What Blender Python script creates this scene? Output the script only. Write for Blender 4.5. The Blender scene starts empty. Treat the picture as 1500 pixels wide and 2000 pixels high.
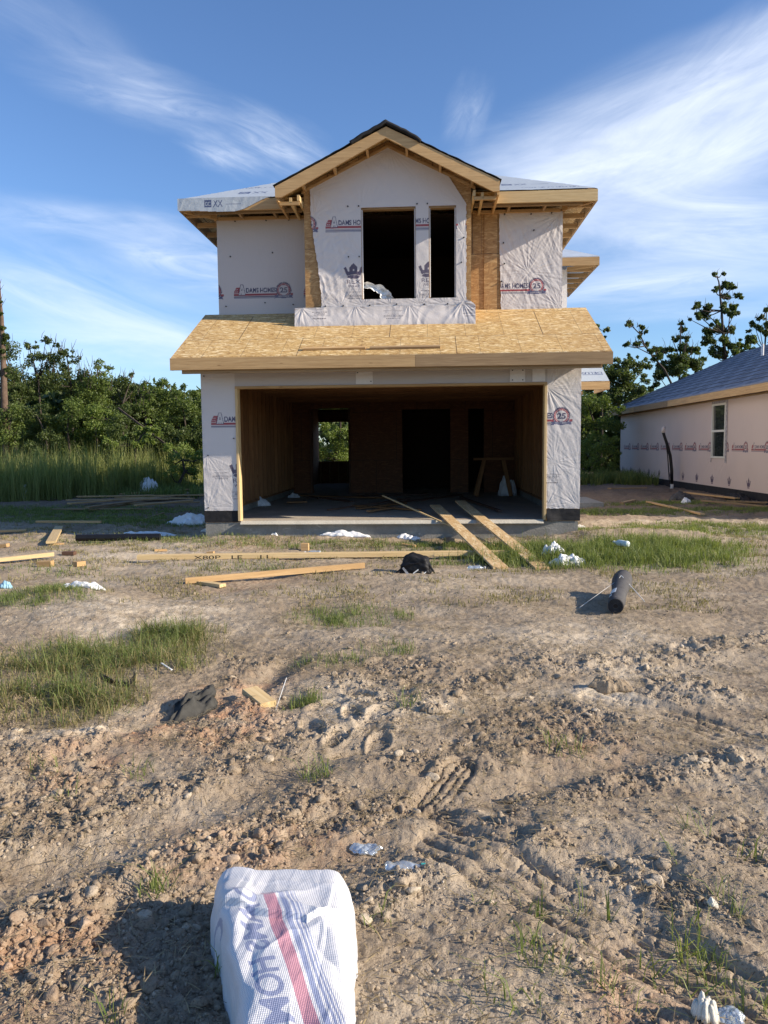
import bpy, bmesh, math, random
import numpy as np
from mathutils import Vector, Matrix
R = math.radians
rng = np.random.default_rng(7)
random.seed(7)
SC = bpy.context.scene
COL = SC.collection

# ---------------------------------------------------------------- camera
CAM = np.array([.57, -12.25, 1.47])
F, YAW, PIT, ROL = 1490., R(3.15), R(4.92), R(.55)
def basis():
    c, s = math.cos(YAW), math.sin(YAW)
    f0 = np.array([-s, c, 0.]); rt = np.array([c, s, 0.]); u0 = np.array([0, 0, 1.])
    return rt, u0*math.cos(PIT)+f0*math.sin(PIT), f0*math.cos(PIT)-u0*math.sin(PIT)
RT, UP, FW = basis()
def ray(px, py):                       # direction of a sight line, photograph pixels
    u, v = px-750., 1000.-py
    u, v = u*math.cos(ROL)+v*math.sin(ROL), -u*math.sin(ROL)+v*math.cos(ROL)
    return RT*u/F+UP*v/F+FW
def on(px, py, ax, val):
    d = ray(px, py); return CAM+d*(val-CAM[ax])/d[ax]
def G(px, py, z=0.): return on(px, py, 2, z)
def PY(px, py, y): return on(px, py, 1, y)
cd = bpy.data.cameras.new('camera'); cam = bpy.data.objects.new('camera', cd); COL.objects.link(cam)
cd.sensor_fit = 'VERTICAL'; cd.sensor_height = 24.; cd.lens = 24.*F/2000.
cd.clip_start = .05; cd.clip_end = 5000
cr = RT*math.cos(ROL)-UP*math.sin(ROL)*-1*-1
cr = RT*math.cos(ROL)-UP*math.sin(ROL); cu = RT*math.sin(ROL)+UP*math.cos(ROL)
cam.matrix_world = Matrix(((cr[0], cu[0], -FW[0], CAM[0]), (cr[1], cu[1], -FW[1], CAM[1]), (cr[2], cu[2], -FW[2], CAM[2]), (0, 0, 0, 1)))
SC.camera = cam

# ---------------------------------------------------------------- light
SUN_EL, SUN_A = R(25), R(11.5)          # elevation; angle off the front wall's plane
sl = bpy.data.lights.new('sun', 'SUN'); so = bpy.data.objects.new('sun', sl); COL.objects.link(so)
sl.energy = 4.8; sl.angle = R(.5); sl.color = (1, .87, .70)
Ld = Vector((-math.cos(SUN_EL)*math.cos(SUN_A), math.cos(SUN_EL)*math.sin(SUN_A), -math.sin(SUN_EL)))
so.rotation_euler = Ld.to_track_quat('-Z', 'Y').to_euler()
so.location = (30, -10, 20)
SC.view_settings.view_transform = 'Standard'; SC.view_settings.look = 'None'
SC.view_settings.gamma = 1; SC.view_settings.exposure = .66
SC.render.engine = 'CYCLES'
SC.cycles.max_bounces = 6; SC.cycles.diffuse_bounces = 3; SC.cycles.transparent_max_bounces = 8
SC.cycles.use_denoising = True

# ---------------------------------------------------------------- node helper
class NT:
    def __init__(s, nt): s.nt = nt; nt.nodes.clear()
    def n(s, t, ins=None, **kw):
        nd = s.nt.nodes.new(t)
        for k, v in kw.items(): setattr(nd, k, v)
        for k, v in (ins or {}).items():
            sock = nd.inputs[k]
            if isinstance(v, bpy.types.NodeSocket): s.nt.links.new(v, sock)
            elif v is not None: sock.default_value = v
        return nd
    def m(s, op, a, b=None, c=None, clamp=False):
        nd = s.n('ShaderNodeMath', operation=op, use_clamp=clamp)
        for i, v in enumerate((a, b, c)):
            if v is None: continue
            if isinstance(v, bpy.types.NodeSocket): s.nt.links.new(v, nd.inputs[i])
            else: nd.inputs[i].default_value = v
        return nd.outputs[0]
    def vm(s, op, a, b=None):
        nd = s.n('ShaderNodeVectorMath', operation=op)
        for i, v in enumerate((a, b)):
            if v is None: continue
            if isinstance(v, bpy.types.NodeSocket): s.nt.links.new(v, nd.inputs[i])
            else: nd.inputs[i].default_value = v
        return nd.outputs['Value'] if op == 'DOT_PRODUCT' else nd.outputs[0]
    def mix(s, f, a, b, blend='MIX'):
        nd = s.n('ShaderNodeMix', data_type='RGBA', blend_type=blend, clamp_factor=True)
        for i, v in ((0, f), (6, a), (7, b)):
            if isinstance(v, bpy.types.NodeSocket): s.nt.links.new(v, nd.inputs[i])
            else: nd.inputs[i].default_value = v if i == 0 else (tuple(v)+(1,))[:4]
        return nd.outputs[2]
    def noise(s, vec, scale, det=3, rough=.55, dist=0.):
        return s.n('ShaderNodeTexNoise', {'Vector': vec, 'Scale': scale, 'Detail': det, 'Roughness': rough, 'Distortion': dist}).outputs['Fac']
    def mapr(s, v, a, b, c=0., d=1.):
        return s.n('ShaderNodeMapRange', {'Value': v, 'From Min': a, 'From Max': b, 'To Min': c, 'To Max': d}).outputs[0]
    def mapping(s, vec, scale=(1, 1, 1), rot=(0, 0, 0), loc=(0, 0, 0)):
        return s.n('ShaderNodeMapping', {'Vector': vec, 'Scale': scale, 'Rotation': rot, 'Location': loc}).outputs[0]
def material(name):
    m = bpy.data.materials.new(name); m.use_nodes = True
    return m, NT(m.node_tree)
def finish(t, col, rough=.8, bump=None, bs=.3, bd=.01, spec=.3, extra=None):
    p = t.n('ShaderNodeBsdfPrincipled')
    for k, v in (('Base Color', col), ('Roughness', rough), ('Specular IOR Level', spec)):
        if isinstance(v, bpy.types.NodeSocket): t.nt.links.new(v, p.inputs[k])
        else: p.inputs[k].default_value = (tuple(v)+(1,))[:4] if k == 'Base Color' else v
    if bump is not None:
        b = t.n('ShaderNodeBump', {'Height': bump, 'Strength': bs, 'Distance': bd})
        t.nt.links.new(b.outputs[0], p.inputs['Normal'])
    for k, v in (extra or {}).items(): p.inputs[k].default_value = v
    o = t.n('ShaderNodeOutputMaterial', {'Surface': p.outputs[0]})
    return p

# ---------------------------------------------------------------- world sky
w = bpy.data.worlds.new('World'); SC.world = w; w.use_nodes = True
t = NT(w.node_tree)
sky = t.n('ShaderNodeTexSky', sky_type='NISHITA', sun_disc=False, sun_elevation=SUN_EL, air_density=1.0, dust_density=.35, ozone_density=2.2)
sky.sun_rotation = math.atan2(-Ld.x, -Ld.y)
tc = t.n('ShaderNodeTexCoord').outputs['Generated']
def cirrus(px, py, ln, wd, ang, amp, seed, st=5.):
    c = ray(px, py); c /= np.linalg.norm(c)
    a = RT*math.cos(R(ang))+UP*math.sin(R(ang)); a -= c*(a@c); a /= np.linalg.norm(a)
    b = np.cross(c, a)
    aa = t.m('MULTIPLY', t.vm('DOT_PRODUCT', tc, tuple(a)), F/ln)
    a0 = t.m('SUBTRACT', aa, float(0))
    bb = t.m('MULTIPLY', t.vm('DOT_PRODUCT', tc, tuple(b)), F/wd)
    front = t.m('GREATER_THAN', t.vm('DOT_PRODUCT', tc, tuple(c)), 0.2)
    v = t.n('ShaderNodeCombineXYZ', {'X': aa, 'Y': t.m('MULTIPLY', bb, wd/ln*st), 'Z': seed}).outputs[0]
    n1 = t.noise(v, 1.5, 8, .64, .8)
    n2 = t.noise(t.mapping(v, (1, 1, 1), loc=(5, 3, 1)), .9, 3, .5, .2)
    rr = t.m('ADD', t.m('MULTIPLY', aa, aa), t.m('MULTIPLY', bb, bb))
    rr = t.m('ADD', rr, t.m('MULTIPLY', t.m('SUBTRACT', n2, .5), 1.6))
    mk = t.mapr(rr, 1.15, -.25)
    mk = t.m('MULTIPLY', mk, mk)
    mk = t.m('MULTIPLY', mk, t.mapr(n1, .18, .80))
    return t.m('MULTIPLY', t.m('MULTIPLY', mk, amp), front)
acc = None
for q in [(1290, 300, 520, 150, 17, 1.25, 1.3, 4), (1480, 170, 330, 120, 32, 1.2, 2.1, 4), (1370, 440, 420, 120, -3, 1.2, 3.7, 4), (275, 180, 190, 55, -14, .62, 4.2, 5),
          (545, 285, 130, 60, -28, .6, 5.9, 5), (915, 215, 70, 45, 60, .3, 6.6, 2), (190, 590, 420, 95, -20, .95, 7.4, 6), (390, 515, 220, 85, -12, .9, 8.8, 4),
          (60, 420, 260, 45, -8, .5, 9.5, 5), (200, 680, 460, 70, -2, .8, 10.3, 8), (1420, 605, 260, 28, 3, .5, 11.2, 8), (430, 300, 90, 35, -25, .5, 12.6, 4),
          (1080, 300, 230, 45, 8, .5, 13.1, 6), (1250, 560, 330, 60, 4, .7, 14.4, 7), (60, 40, 300, 80, -30, .2, 15.2, 4)]:
    c = cirrus(*q)
    acc = c if acc is None else t.m('ADD', acc, t.m('MULTIPLY', c, t.m('SUBTRACT', 1., acc)))
elev = t.n('ShaderNodeSeparateXYZ', {0: tc}).outputs[2]
up = t.mapr(elev, 0.0, .03)
acc = t.m('MULTIPLY', acc, up, clamp=True)
skc = t.mix(1., sky.outputs[0], (.80, .98, 1.24), 'MULTIPLY')
colr = t.mix(acc, skc, (7.6, 8.1, 9.0))
bg = t.n('ShaderNodeBackground', {'Color': colr, 'Strength': .096})
t.n('ShaderNodeOutputWorld', {'Surface': bg.outputs[0]})

# ---------------------------------------------------------------- numpy noise
def _h(ix, iy, s):
    h = (ix.astype(np.int64)*374761393+iy.astype(np.int64)*668265263+s*982451653) & 0xffffffff
    h = ((h ^ (h >> 13))*1274126177) & 0xffffffff
    return ((h ^ (h >> 16)) & 0xffffff)/float(0xffffff)
def pn(x, y, s=0):
    x = np.asarray(x, float); y = np.asarray(y, float)
    ix, iy = np.floor(x), np.floor(y); fx, fy = x-ix, y-iy
    u = fx*fx*fx*(fx*(fx*6-15)+10); v = fy*fy*fy*(fy*(fy*6-15)+10)
    def g(dx, dy):
        a = _h(ix+dx, iy+dy, s)*2*np.pi
        return np.cos(a)*(fx-dx)+np.sin(a)*(fy-dy)
    return ((g(0, 0)*(1-u)+g(1, 0)*u)*(1-v)+(g(0, 1)*(1-u)+g(1, 1)*u)*v)*1.5
def fbm(x, y, o=4, s=0, g=.5):
    r = 0; a = 1.; f = 1.
    for i in range(o): r = r+a*pn(x*f+i*7.1, y*f-i*3.7, s+i); a *= g; f *= 2.03
    return r
def worley(x, y, s=0):
    ix, iy = np.floor(x), np.floor(y); best = np.full(np.shape(x), 9.); idv = np.zeros(np.shape(x))
    for dx in (-1, 0, 1):
        for dy in (-1, 0, 1):
            jx, jy = ix+dx, iy+dy
            d = np.hypot(jx+_h(jx, jy, s)-x, jy+_h(jx, jy, s+11)-y)
            mk = d < best; best = np.where(mk, d, best); idv = np.where(mk, _h(jx, jy, s+23), idv)
    return best, idv
def sm(a, b, x):
    t_ = np.clip((x-a)/(b-a), 0, 1); return t_*t_*(3-2*t_)

# ---------------------------------------------------------------- mesh helpers
def mesh_np(name, V, faces_flat, loop_tot, mat=None, smooth=False, attrs=None):
    me = bpy.data.meshes.new(name)
    V = np.asarray(V, np.float32); me.vertices.add(len(V)); me.vertices.foreach_set('co', V.ravel())
    ff = np.asarray(faces_flat, np.int32).ravel(); lt = np.asarray(loop_tot, np.int32)
    me.loops.add(len(ff)); me.loops.foreach_set('vertex_index', ff)
    me.polygons.add(len(lt)); me.polygons.foreach_set('loop_start', np.concatenate(([0], np.cumsum(lt)[:-1])).astype(np.int32))
    if smooth: me.polygons.foreach_set('use_smooth', np.ones(len(lt), bool))
    for k, (ty, val) in (attrs or {}).items():
        a = me.attributes.new(k, ty, 'POINT')
        a.data.foreach_set('color' if ty == 'FLOAT_COLOR' else 'value', np.asarray(val, np.float32).ravel())
    me.update(calc_edges=True)
    if mat: me.materials.append(mat)
    return me
def link(name, me, parent=None, M=None):
    o = bpy.data.objects.new(name, me); COL.objects.link(o)
    M = M or Matrix.Identity(4)
    if parent is not None:
        o.parent = parent; M = wm(parent).inverted() @ M
    o.matrix_basis = M; return o
def wm(o):
    M = o.matrix_basis.copy()
    while o.parent is not None: o = o.parent; M = o.matrix_basis @ M
    return M
def tag(o, label=None, cat=None, group=None, kind=None):
    if label: o['label'] = label
    if cat: o['category'] = cat
    if group: o['group'] = group
    if kind: o['kind'] = kind
    return o
def root(name, loc, label, cat, group=None):
    o = bpy.data.objects.new(name, None); COL.objects.link(o); o.empty_display_size = .1
    o.matrix_basis = Matrix.Translation(Vector(loc)); return tag(o, label, cat, group)
class MB:                              # collects shapes into one mesh
    def __init__(s): s.v = []; s.f = []
    def add(s, vs, fs):
        n = len(s.v); s.v += [tuple(map(float, p)) for p in vs]; s.f += [tuple(i+n for i in f) for f in fs]; return s
    def box(s, a, b):
        x0, y0, z0 = a; x1, y1, z1 = b
        return s.add([(x0, y0, z0), (x1, y0, z0), (x1, y1, z0), (x0, y1, z0), (x0, y0, z1), (x1, y0, z1), (x1, y1, z1), (x0, y1, z1)],
                     [(0, 3, 2, 1), (4, 5, 6, 7), (0, 1, 5, 4), (1, 2, 6, 5), (2, 3, 7, 6), (3, 0, 4, 7)])
    def prism(s, pts, d):              # polygon (3D pts) swept along vector d
        n = len(pts); p = [Vector(q) for q in pts]; d = Vector(d)
        return s.add(p+[q+d for q in p], [tuple(range(n))[::-1], tuple(range(n, 2*n))]+[(i, (i+1) % n, n+(i+1) % n, n+i) for i in range(n)])
    def tube(s, P, rad, seg=8, cap=True, sq=1.):
        P = [Vector(p) for p in P]; n0 = len(s.v); rr = rad if hasattr(rad, '__len__') else [rad]*len(P)
        up_ = None
        for i, p in enumerate(P):
            d = (P[min(i+1, len(P)-1)]-P[max(i-1, 0)]).normalized()
            a = up_ if up_ is not None and abs(up_.dot(d)) < .95 else (Vector((0, 0, 1)) if abs(d.z) < .9 else Vector((1, 0, 0)))
            x = d.cross(a).normalized(); y = x.cross(d).normalized(); up_ = y
            for k in range(seg):
                an = 2*math.pi*k/seg; s.v.append(tuple(p+x*rr[i]*math.cos(an)+y*rr[i]*math.sin(an)*sq))
        for i in range(len(P)-1):
            for k in range(seg):
                a, b = n0+i*seg+k, n0+i*seg+(k+1) % seg; s.f.append((a, b, b+seg, a+seg))
        if cap:
            s.f.append(tuple(n0+k for k in range(seg))[::-1]); e = n0+(len(P)-1)*seg; s.f.append(tuple(e+k for k in range(seg)))
        return s
    def mesh(s, name, mat, smooth=False):
        me = bpy.data.meshes.new(name); me.from_pydata(s.v, [], s.f)
        bm = bmesh.new(); bm.from_mesh(me); bmesh.ops.recalc_face_normals(bm, faces=bm.faces); bm.to_mesh(me); bm.free()
        if smooth:
            me.polygons.foreach_set('use_smooth', np.ones(len(me.polygons), bool))
        me.materials.append(mat); return me
    def build(s, name, mat, parent=None, M=None, smooth=False):
        me = s.mesh(name, mat, smooth)
        if M is None and parent is not None:   # world coordinates: shift to the parent's frame
            o = bpy.data.objects.new(name, me); COL.objects.link(o); o.parent = parent
            o.matrix_basis = wm(parent).inverted(); return o
        return link(name, me, parent, M)
def board_mesh(L, wd, th, mat, bev=.003, warp=0., seed=0):
    """length along local x, width local y, thickness local z, centred"""
    r_ = random.Random(seed); bm = bmesh.new(); n = max(2, int(L/.4))
    rings = []
    for i in range(n+1):
        x = -L/2+L*i/n; dz = warp*math.sin(math.pi*i/n)+(r_.random()-.5)*.001
        a, b = wd/2, th/2; q = min(bev, b*.5)
        pts = [(-a, -b+q), (-a+q, -b), (a-q, -b), (a, -b+q), (a, b-q), (a-q, b), (-a+q, b), (-a, b-q)]
        rings.append([bm.verts.new((x, p[0], p[1]+dz)) for p in pts])
    for i in range(n):
        for k in range(8): bm.faces.new((rings[i][k], rings[i][(k+1) % 8], rings[i+1][(k+1) % 8], rings[i+1][k]))
    bm.faces.new(rings[0][::-1]); bm.faces.new(rings[-1])
    bmesh.ops.recalc_face_normals(bm, faces=bm.faces)
    me = bpy.data.meshes.new('board'); bm.to_mesh(me); bm.free(); me.materials.append(mat); return me
def frame_m(p0, p1, zup):
    p0, p1 = Vector(p0), Vector(p1); x = (p1-p0).normalized(); z = Vector(zup); z = (z-x*z.dot(x)).normalized(); y = z.cross(x)
    M = Matrix((x, y, z)).transposed().to_4x4(); M.translation = (p0+p1)/2; return M
def board(name, p0, p1, wd, th, mat, parent=None, zup=(0, 0, 1), warp=0., seed=0):
    """wd is measured across, th along zup"""
    me = board_mesh((Vector(p1)-Vector(p0)).length, wd, th, mat, warp=warp, seed=seed)
    return link(name, me, parent, frame_m(p0, p1, zup))

# ---------------------------------------------------------------- materials
def wood(name, c1, c2, knot=.5, spread=.35, rough=.75, mark=0):
    m, t = material(name)
    oc = t.n('ShaderNodeTexCoord').outputs['Object']; rnd = t.n('ShaderNodeObjectInfo').outputs['Random']
    off = t.vm('ADD', oc, t.n('ShaderNodeCombineXYZ', {'X': t.m('MULTIPLY', rnd, 37.), 'Y': t.m('MULTIPLY', rnd, 11.), 'Z': t.m('MULTIPLY', rnd, 5.)}).outputs[0])
    g = t.noise(t.mapping(off, (.7, 16, 16)), 2.2, 5, .6, .6)
    g2 = t.noise(t.mapping(off, (2.5, 70, 70)), 2, 2)
    vo = t.n('ShaderNodeTexVoronoi', {'Vector': t.mapping(off, (1.3, 6, 6)), 'Scale': 1.6}).outputs['Distance']
    kn = t.mapr(vo, .10, .04)
    c = t.mix(t.mapr(g, .3, .72), c1, c2)
    c = t.mix(t.m('MULTIPLY', t.mapr(g2, .45, .7), .35), c, tuple(x*.62 for x in c2))
    c = t.mix(t.m('MULTIPLY', kn, knot), c, (c2[0]*.35, c2[1]*.25, c2[2]*.2))
    st = t.mapr(t.noise(t.mapping(off, (1, 2, 2)), 1.3, 4), .5, .75)
    c = t.mix(t.m('MULTIPLY', st, .35), c, (c2[0]*.7, c2[1]*.72, c2[2]*.8))
    v = t.mapr(rnd, 0, 1, 1-spread/2, 1+spread/2)
    c = t.vm('MULTIPLY', c, t.n('ShaderNodeCombineXYZ', {'X': v, 'Y': v, 'Z': v}).outputs[0])
    finish(t, c, rough, g2, .25, .002); return m
PINE = wood('pine_lumber', (.57, .385, .19), (.40, .245, .11), knot=.7)
PINE_L = wood('pine_lumber_fresh', (.72, .55, .30), (.60, .42, .20), knot=.3)
PINE_O = wood('pine_lumber_weathered', (.40, .275, .15), (.27, .175, .09))
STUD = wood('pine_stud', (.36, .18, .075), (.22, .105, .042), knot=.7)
DARKW = wood('dark_stained_lumber', (.20, .11, .07), (.11, .06, .04))

def osb(name, cols, plane='xy', seam=None, sc=1., dark=.5):
    m, t = material(name)
    oc = t.n('ShaderNodeTexCoord').outputs['Object']
    if plane == 'xz': oc = t.mapping(oc, rot=(R(90), 0, 0))
    nz = t.noise(oc, 1.7, 3)
    l = []
    for a, sd in ((0, 0.), (28, 3.), (-24, 7.), (75, 13.)):
        l.append(t.noise(t.mapping(t.mapping(oc, rot=(0, 0, R(a)), loc=(sd, sd, sd)), (6*sc, 30*sc, 30*sc)), 1., 2, .5, .5))
    sel = t.n('ShaderNodeTexVoronoi', {'Vector': oc, 'Scale': 9*sc}).outputs['Color']
    sx = t.n('ShaderNodeSeparateXYZ', {0: sel})
    a1 = t.n('ShaderNodeMix', {'Factor': t.m('GREATER_THAN', sx.outputs[0], .5), 'A': l[0], 'B': l[1]}).outputs[0]
    a2 = t.n('ShaderNodeMix', {'Factor': t.m('GREATER_THAN', sx.outputs[1], .6), 'A': l[2], 'B': l[3]}).outputs[0]
    aa = t.n('ShaderNodeMix', {'Factor': t.m('GREATER_THAN', sx.outputs[2], .45), 'A': a1, 'B': a2}).outputs[0]
    f = t.mapr(aa, .40, .60)
    c = t.mix(f, cols[0], cols[1])
    c = t.mix(t.mapr(l[0], .56, .63), c, cols[2])
    c = t.mix(t.m('MULTIPLY', t.mapr(l[1], .56, .66), dark), c, cols[3])
    c = t.mix(t.m('MULTIPLY', t.mapr(nz, .4, .7), .22), c, cols[3])
    if seam:
        xyz = t.n('ShaderNodeSeparateXYZ', {0: oc}); x, y = xyz.outputs[0], xyz.outputs[1]
        if plane == 'xz': y = xyz.outputs[1]
        sh, sw, sy0 = seam
        row = t.m('FLOOR', t.m('DIVIDE', t.m('SUBTRACT', y, sy0), sh))
        yy = t.m('ABSOLUTE', t.m('SUBTRACT', t.m('FRACT', t.m('DIVIDE', t.m('SUBTRACT', y, sy0), sh)), .5))
        xx = t.m('ADD', t.m('DIVIDE', x, sw), t.m('MULTIPLY', row, .43))
        xf = t.m('ABSOLUTE', t.m('SUBTRACT', t.m('FRACT', xx), .5))
        ml = t.m('MAXIMUM', t.m('GREATER_THAN', yy, .5-.005/sh), t.m('GREATER_THAN', xf, .5-.006/sw))
        xr = t.m('ABSOLUTE', t.m('SUBTRACT', t.m('FRACT', t.m('ADD', t.m('DIVIDE', x, .61), t.m('MULTIPLY', row, .31))), .5))
        c = t.mix(t.m('MULTIPLY', t.m('GREATER_THAN', xr, .5-.0045/.61), .5), c, (.09, .06, .04))
        c = t.mix(t.m('MULTIPLY', ml, .8), c, (.05, .03, .02))
    finish(t, c, .62, aa, .35, .004, spec=.35); return m
OSBC = [(.44, .27, .10), (.66, .46, .20), (.84, .68, .40), (.26, .135, .045)]
OSB_ROOF = osb('osb_roof_deck', OSBC, 'xy', seam=(1.09, 2.44, .16), sc=1.25, dark=.8)
OSB_WALL = osb('osb_wall', [(.34, .195, .08), (.45, .275, .115), (.54, .36, .17), (.22, .115, .045)], 'xz', seam=(1.22, 1.22, .1))
OSB_PLANK = osb('osb_plank', [(.58, .38, .18), (.70, .51, .27), (.80, .64, .40), (.38, .22, .1)], 'xy', sc=1.2)
OSB_RED = osb('osb_interior', [(.15, .058, .022), (.20, .078, .029), (.24, .10, .04), (.105, .04, .016)], 'xz', seam=(1.22, 1.22, .1))  # red-brown kept extra dark: indoor shade put into the colour
def plain(name, col, rough=.7, nz=.2, scale=6, bump=.2, spec=.3, extra=None):
    m, t = material(name); oc = t.n('ShaderNodeTexCoord').outputs['Object']
    n = t.noise(oc, scale, 5, .6); n2 = t.noise(oc, scale*9, 3)
    k = t.mapr(n, .25, .75, 1-nz, 1+nz)
    c = t.vm('MULTIPLY', t.n('ShaderNodeCombineXYZ', {'X': col[0], 'Y': col[1], 'Z': col[2]}).outputs[0], t.n('ShaderNodeCombineXYZ', {'X': k, 'Y': k, 'Z': k}).outputs[0])
    finish(t, c, rough, t.m('ADD', n, t.m('MULTIPLY', n2, .4)), bump, .01, spec, extra); return m
BLACKP = plain('black_plastic', (.012, .012, .014), .38, .3, 8)
BLACKF = plain('black_felt', (.02, .02, .022), .85, .3, 10, .4)
FELT = plain('dark_grey_felt', (.075, .072, .072), .75, .25, 14, .5)
NYLON = plain('black_nylon', (.012, .012, .014), .6, .3, 30, .5)
VINYL = plain('white_vinyl', (.70, .68, .60), .4, .05, 5, .05)
PIPEW = plain('white_pvc', (.75, .75, .75), .4, .05)
DARKIN = plain('dark_interior', (.03, .018, .011), .9, .2, 3)  # near-black base colour stands in for the lack of light indoors
BARK = plain('bark', (.06, .048, .038), .9, .4, 9, .9)
PINEBARK = plain('pine_bark', (.13, .088, .062), .9, .5, 7, 1.)
LABELW = plain('white_label', (.72, .74, .72), .5, .08)
TAPE = plain('pale_tape', (.62, .55, .50), .6, .2, 15)
STRING = plain('white_string', (.75, .75, .72), .7, .05)
TEAL = plain('teal_plastic', (.05, .35, .33), .4, .1)
NAVY = plain('navy_ink', (.03, .035, .12), .7, .1)
BLKINK = plain('black_ink', (.012, .011, .01), .7, .2)
def sheetmat(name, base, rough=.55, bump=.35, sc=22, trans=0.):
    m, t = material(name); oc = t.n('ShaderNodeTexCoord').outputs['Object']
    at = t.n('ShaderNodeAttribute', attribute_name='ink').outputs['Color']
    n = t.noise(oc, sc, 5, .62, .6); n2 = t.noise(oc, 1.1, 3, .5)
    w_ = t.n('ShaderNodeTexVoronoi', {'Vector': t.mapping(oc, (1, 1, 1)), 'Scale': sc*.7}, feature='DISTANCE_TO_EDGE').outputs['Distance']
    c = t.mix(1., at, tuple(base), 'MULTIPLY')
    c = t.mix(t.m('MULTIPLY', t.mapr(n2, .45, .75), .18), c, tuple(x*.72 for x in base))
    h = t.m('ADD', n, t.m('MULTIPLY', t.mapr(w_, 0, .12), .18))
    finish(t, c, rough, h, bump, .012, .4); return m
WRAP = sheetmat('house_wrap', (.62, .585, .57), bump=.22)
WRAP_S = sheetmat('house_wrap_taut_shaded', (.50, .465, .45), bump=.15, sc=16)  # taut, greyer copy of the wrap: shade on these walls put into the colour
WRAP_N = sheetmat('neighbour_wrap', (.60, .49, .43), bump=.15)
SYN = sheetmat('roof_underlayment', (.40, .45, .50), .5, .25)
def weave():
    m, t = material('woven_sack'); oc = t.n('ShaderNodeTexCoord').outputs['Object']
    at = t.n('ShaderNodeAttribute', attribute_name='ink').outputs['Color']
    uv = t.n('ShaderNodeAttribute', attribute_name='suv').outputs['Vector']
    x = t.n('ShaderNodeSeparateXYZ', {0: uv})
    wx = t.m('ABSOLUTE', t.m('SINE', t.m('MULTIPLY', x.outputs[0], 3.1416/.0052)))
    wy = t.m('ABSOLUTE', t.m('SINE', t.m('MULTIPLY', x.outputs[1], 3.1416/.0052)))
    h = t.m('MULTIPLY', t.m('POWER', wx, .5), t.m('POWER', wy, .5))
    c = t.mix(t.mapr(h, .15, .75), (.48, .49, .53), (.74, .74, .75))
    c = t.mix(1., c, at, 'MULTIPLY')
    finish(t, c, .42, h, .5, .0025, .5); return m
SACK = weave()
def concrete(name, base, sp=.3):
    m, t = material(name); oc = t.n('ShaderNodeTexCoord').outputs['Object']
    n = t.noise(oc, 2.2, 6, .65); n2 = t.noise(oc, 34, 4, .6); n3 = t.noise(t.mapping(oc, (1, 1, 4)), 3.3, 5, .7, 1.2)
    c = t.mix(t.mapr(n, .3, .7), tuple(x*(1-sp) for x in base), tuple(x*(1+sp*.6) for x in base))
    c = t.mix(t.mapr(n3, .60, .72), c, (.52, .49, .43))
    c = t.mix(t.m('MULTIPLY', t.mapr(n2, .3, .6), .3), c, tuple(x*.55 for x in base))
    finish(t, c, .88, t.m('ADD', n2, n), .6, .01); return m
CONC = concrete('foundation_concrete', (.29, .28, .25), .35)
LIPM = concrete('slab_lip_concrete', (.58, .54, .45), .15)  # paler than the slab: sunlight on the lip put into its colour
SLABM = concrete('slab_concrete', (.47, .41, .33), .25)
def glass():
    m, t = material('window_glass'); finish(t, (.03, .035, .035), .03, spec=.9); return m
GLASS = glass()
def clearp():
    m, t = material('clear_plastic')
    a = t.n('ShaderNodeBsdfGlossy', {'Color': (.9, .95, 1, 1), 'Roughness': .12}); b = t.n('ShaderNodeBsdfTransparent', {'Color': (.93, .96, .96, 1)})
    d = t.n('ShaderNodeBsdfDiffuse', {'Color': (.65, .70, .72, 1)})
    oc = t.n('ShaderNodeTexCoord').outputs['Object']
    n = t.noise(oc, 60, 4, .6, 1.5)
    bp = t.n('ShaderNodeBump', {'Height': n, 'Strength': .4, 'Distance': .006}); t.nt.links.new(bp.outputs[0], a.inputs['Normal'])
    s1 = t.n('ShaderNodeMixShader', {0: .45, 1: b.outputs[0], 2: a.outputs[0]}); s2 = t.n('ShaderNodeMixShader', {0: .28, 1: s1.outputs[0], 2: d.outputs[0]})
    t.n('ShaderNodeOutputMaterial', {'Surface': s2.outputs[0]}); return m
CLEAR = clearp()
def foliage(name, hue, tr=.35, rough=.5):
    m, t = material(name)
    a = t.n('ShaderNodeAttribute', attribute_name='tint').outputs['Fac']
    c = t.mix(a, hue[0], hue[1])
    p = t.n('ShaderNodeBsdfPrincipled', {'Base Color': c, 'Roughness': rough, 'Specular IOR Level': .3})
    tl = t.n('ShaderNodeBsdfTranslucent', {'Color': t.mix(1., c, (1.25, 1.3, .6), 'MULTIPLY')})
    s = t.n('ShaderNodeMixShader', {0: tr, 1: p.outputs[0], 2: tl.outputs[0]})
    t.n('ShaderNodeOutputMaterial', {'Surface': s.outputs[0]}); return m
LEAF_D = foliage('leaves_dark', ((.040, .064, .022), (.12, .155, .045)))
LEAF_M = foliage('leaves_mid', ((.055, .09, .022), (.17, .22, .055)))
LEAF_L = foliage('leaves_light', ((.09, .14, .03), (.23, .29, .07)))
GRASS = foliage('grass_blades', ((.075, .125, .030), (.27, .30, .10)), .35)
GRASS_Y = foliage('dry_grass_blades', ((.16, .15, .06), (.36, .30, .15)), .25)
FENNEL = foliage('tall_weed_blades', ((.13, .17, .045), (.38, .39, .15)), .4)
STRAW = foliage('dry_straw', ((.10, .07, .04), (.48, .37, .20)), .1)

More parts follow.
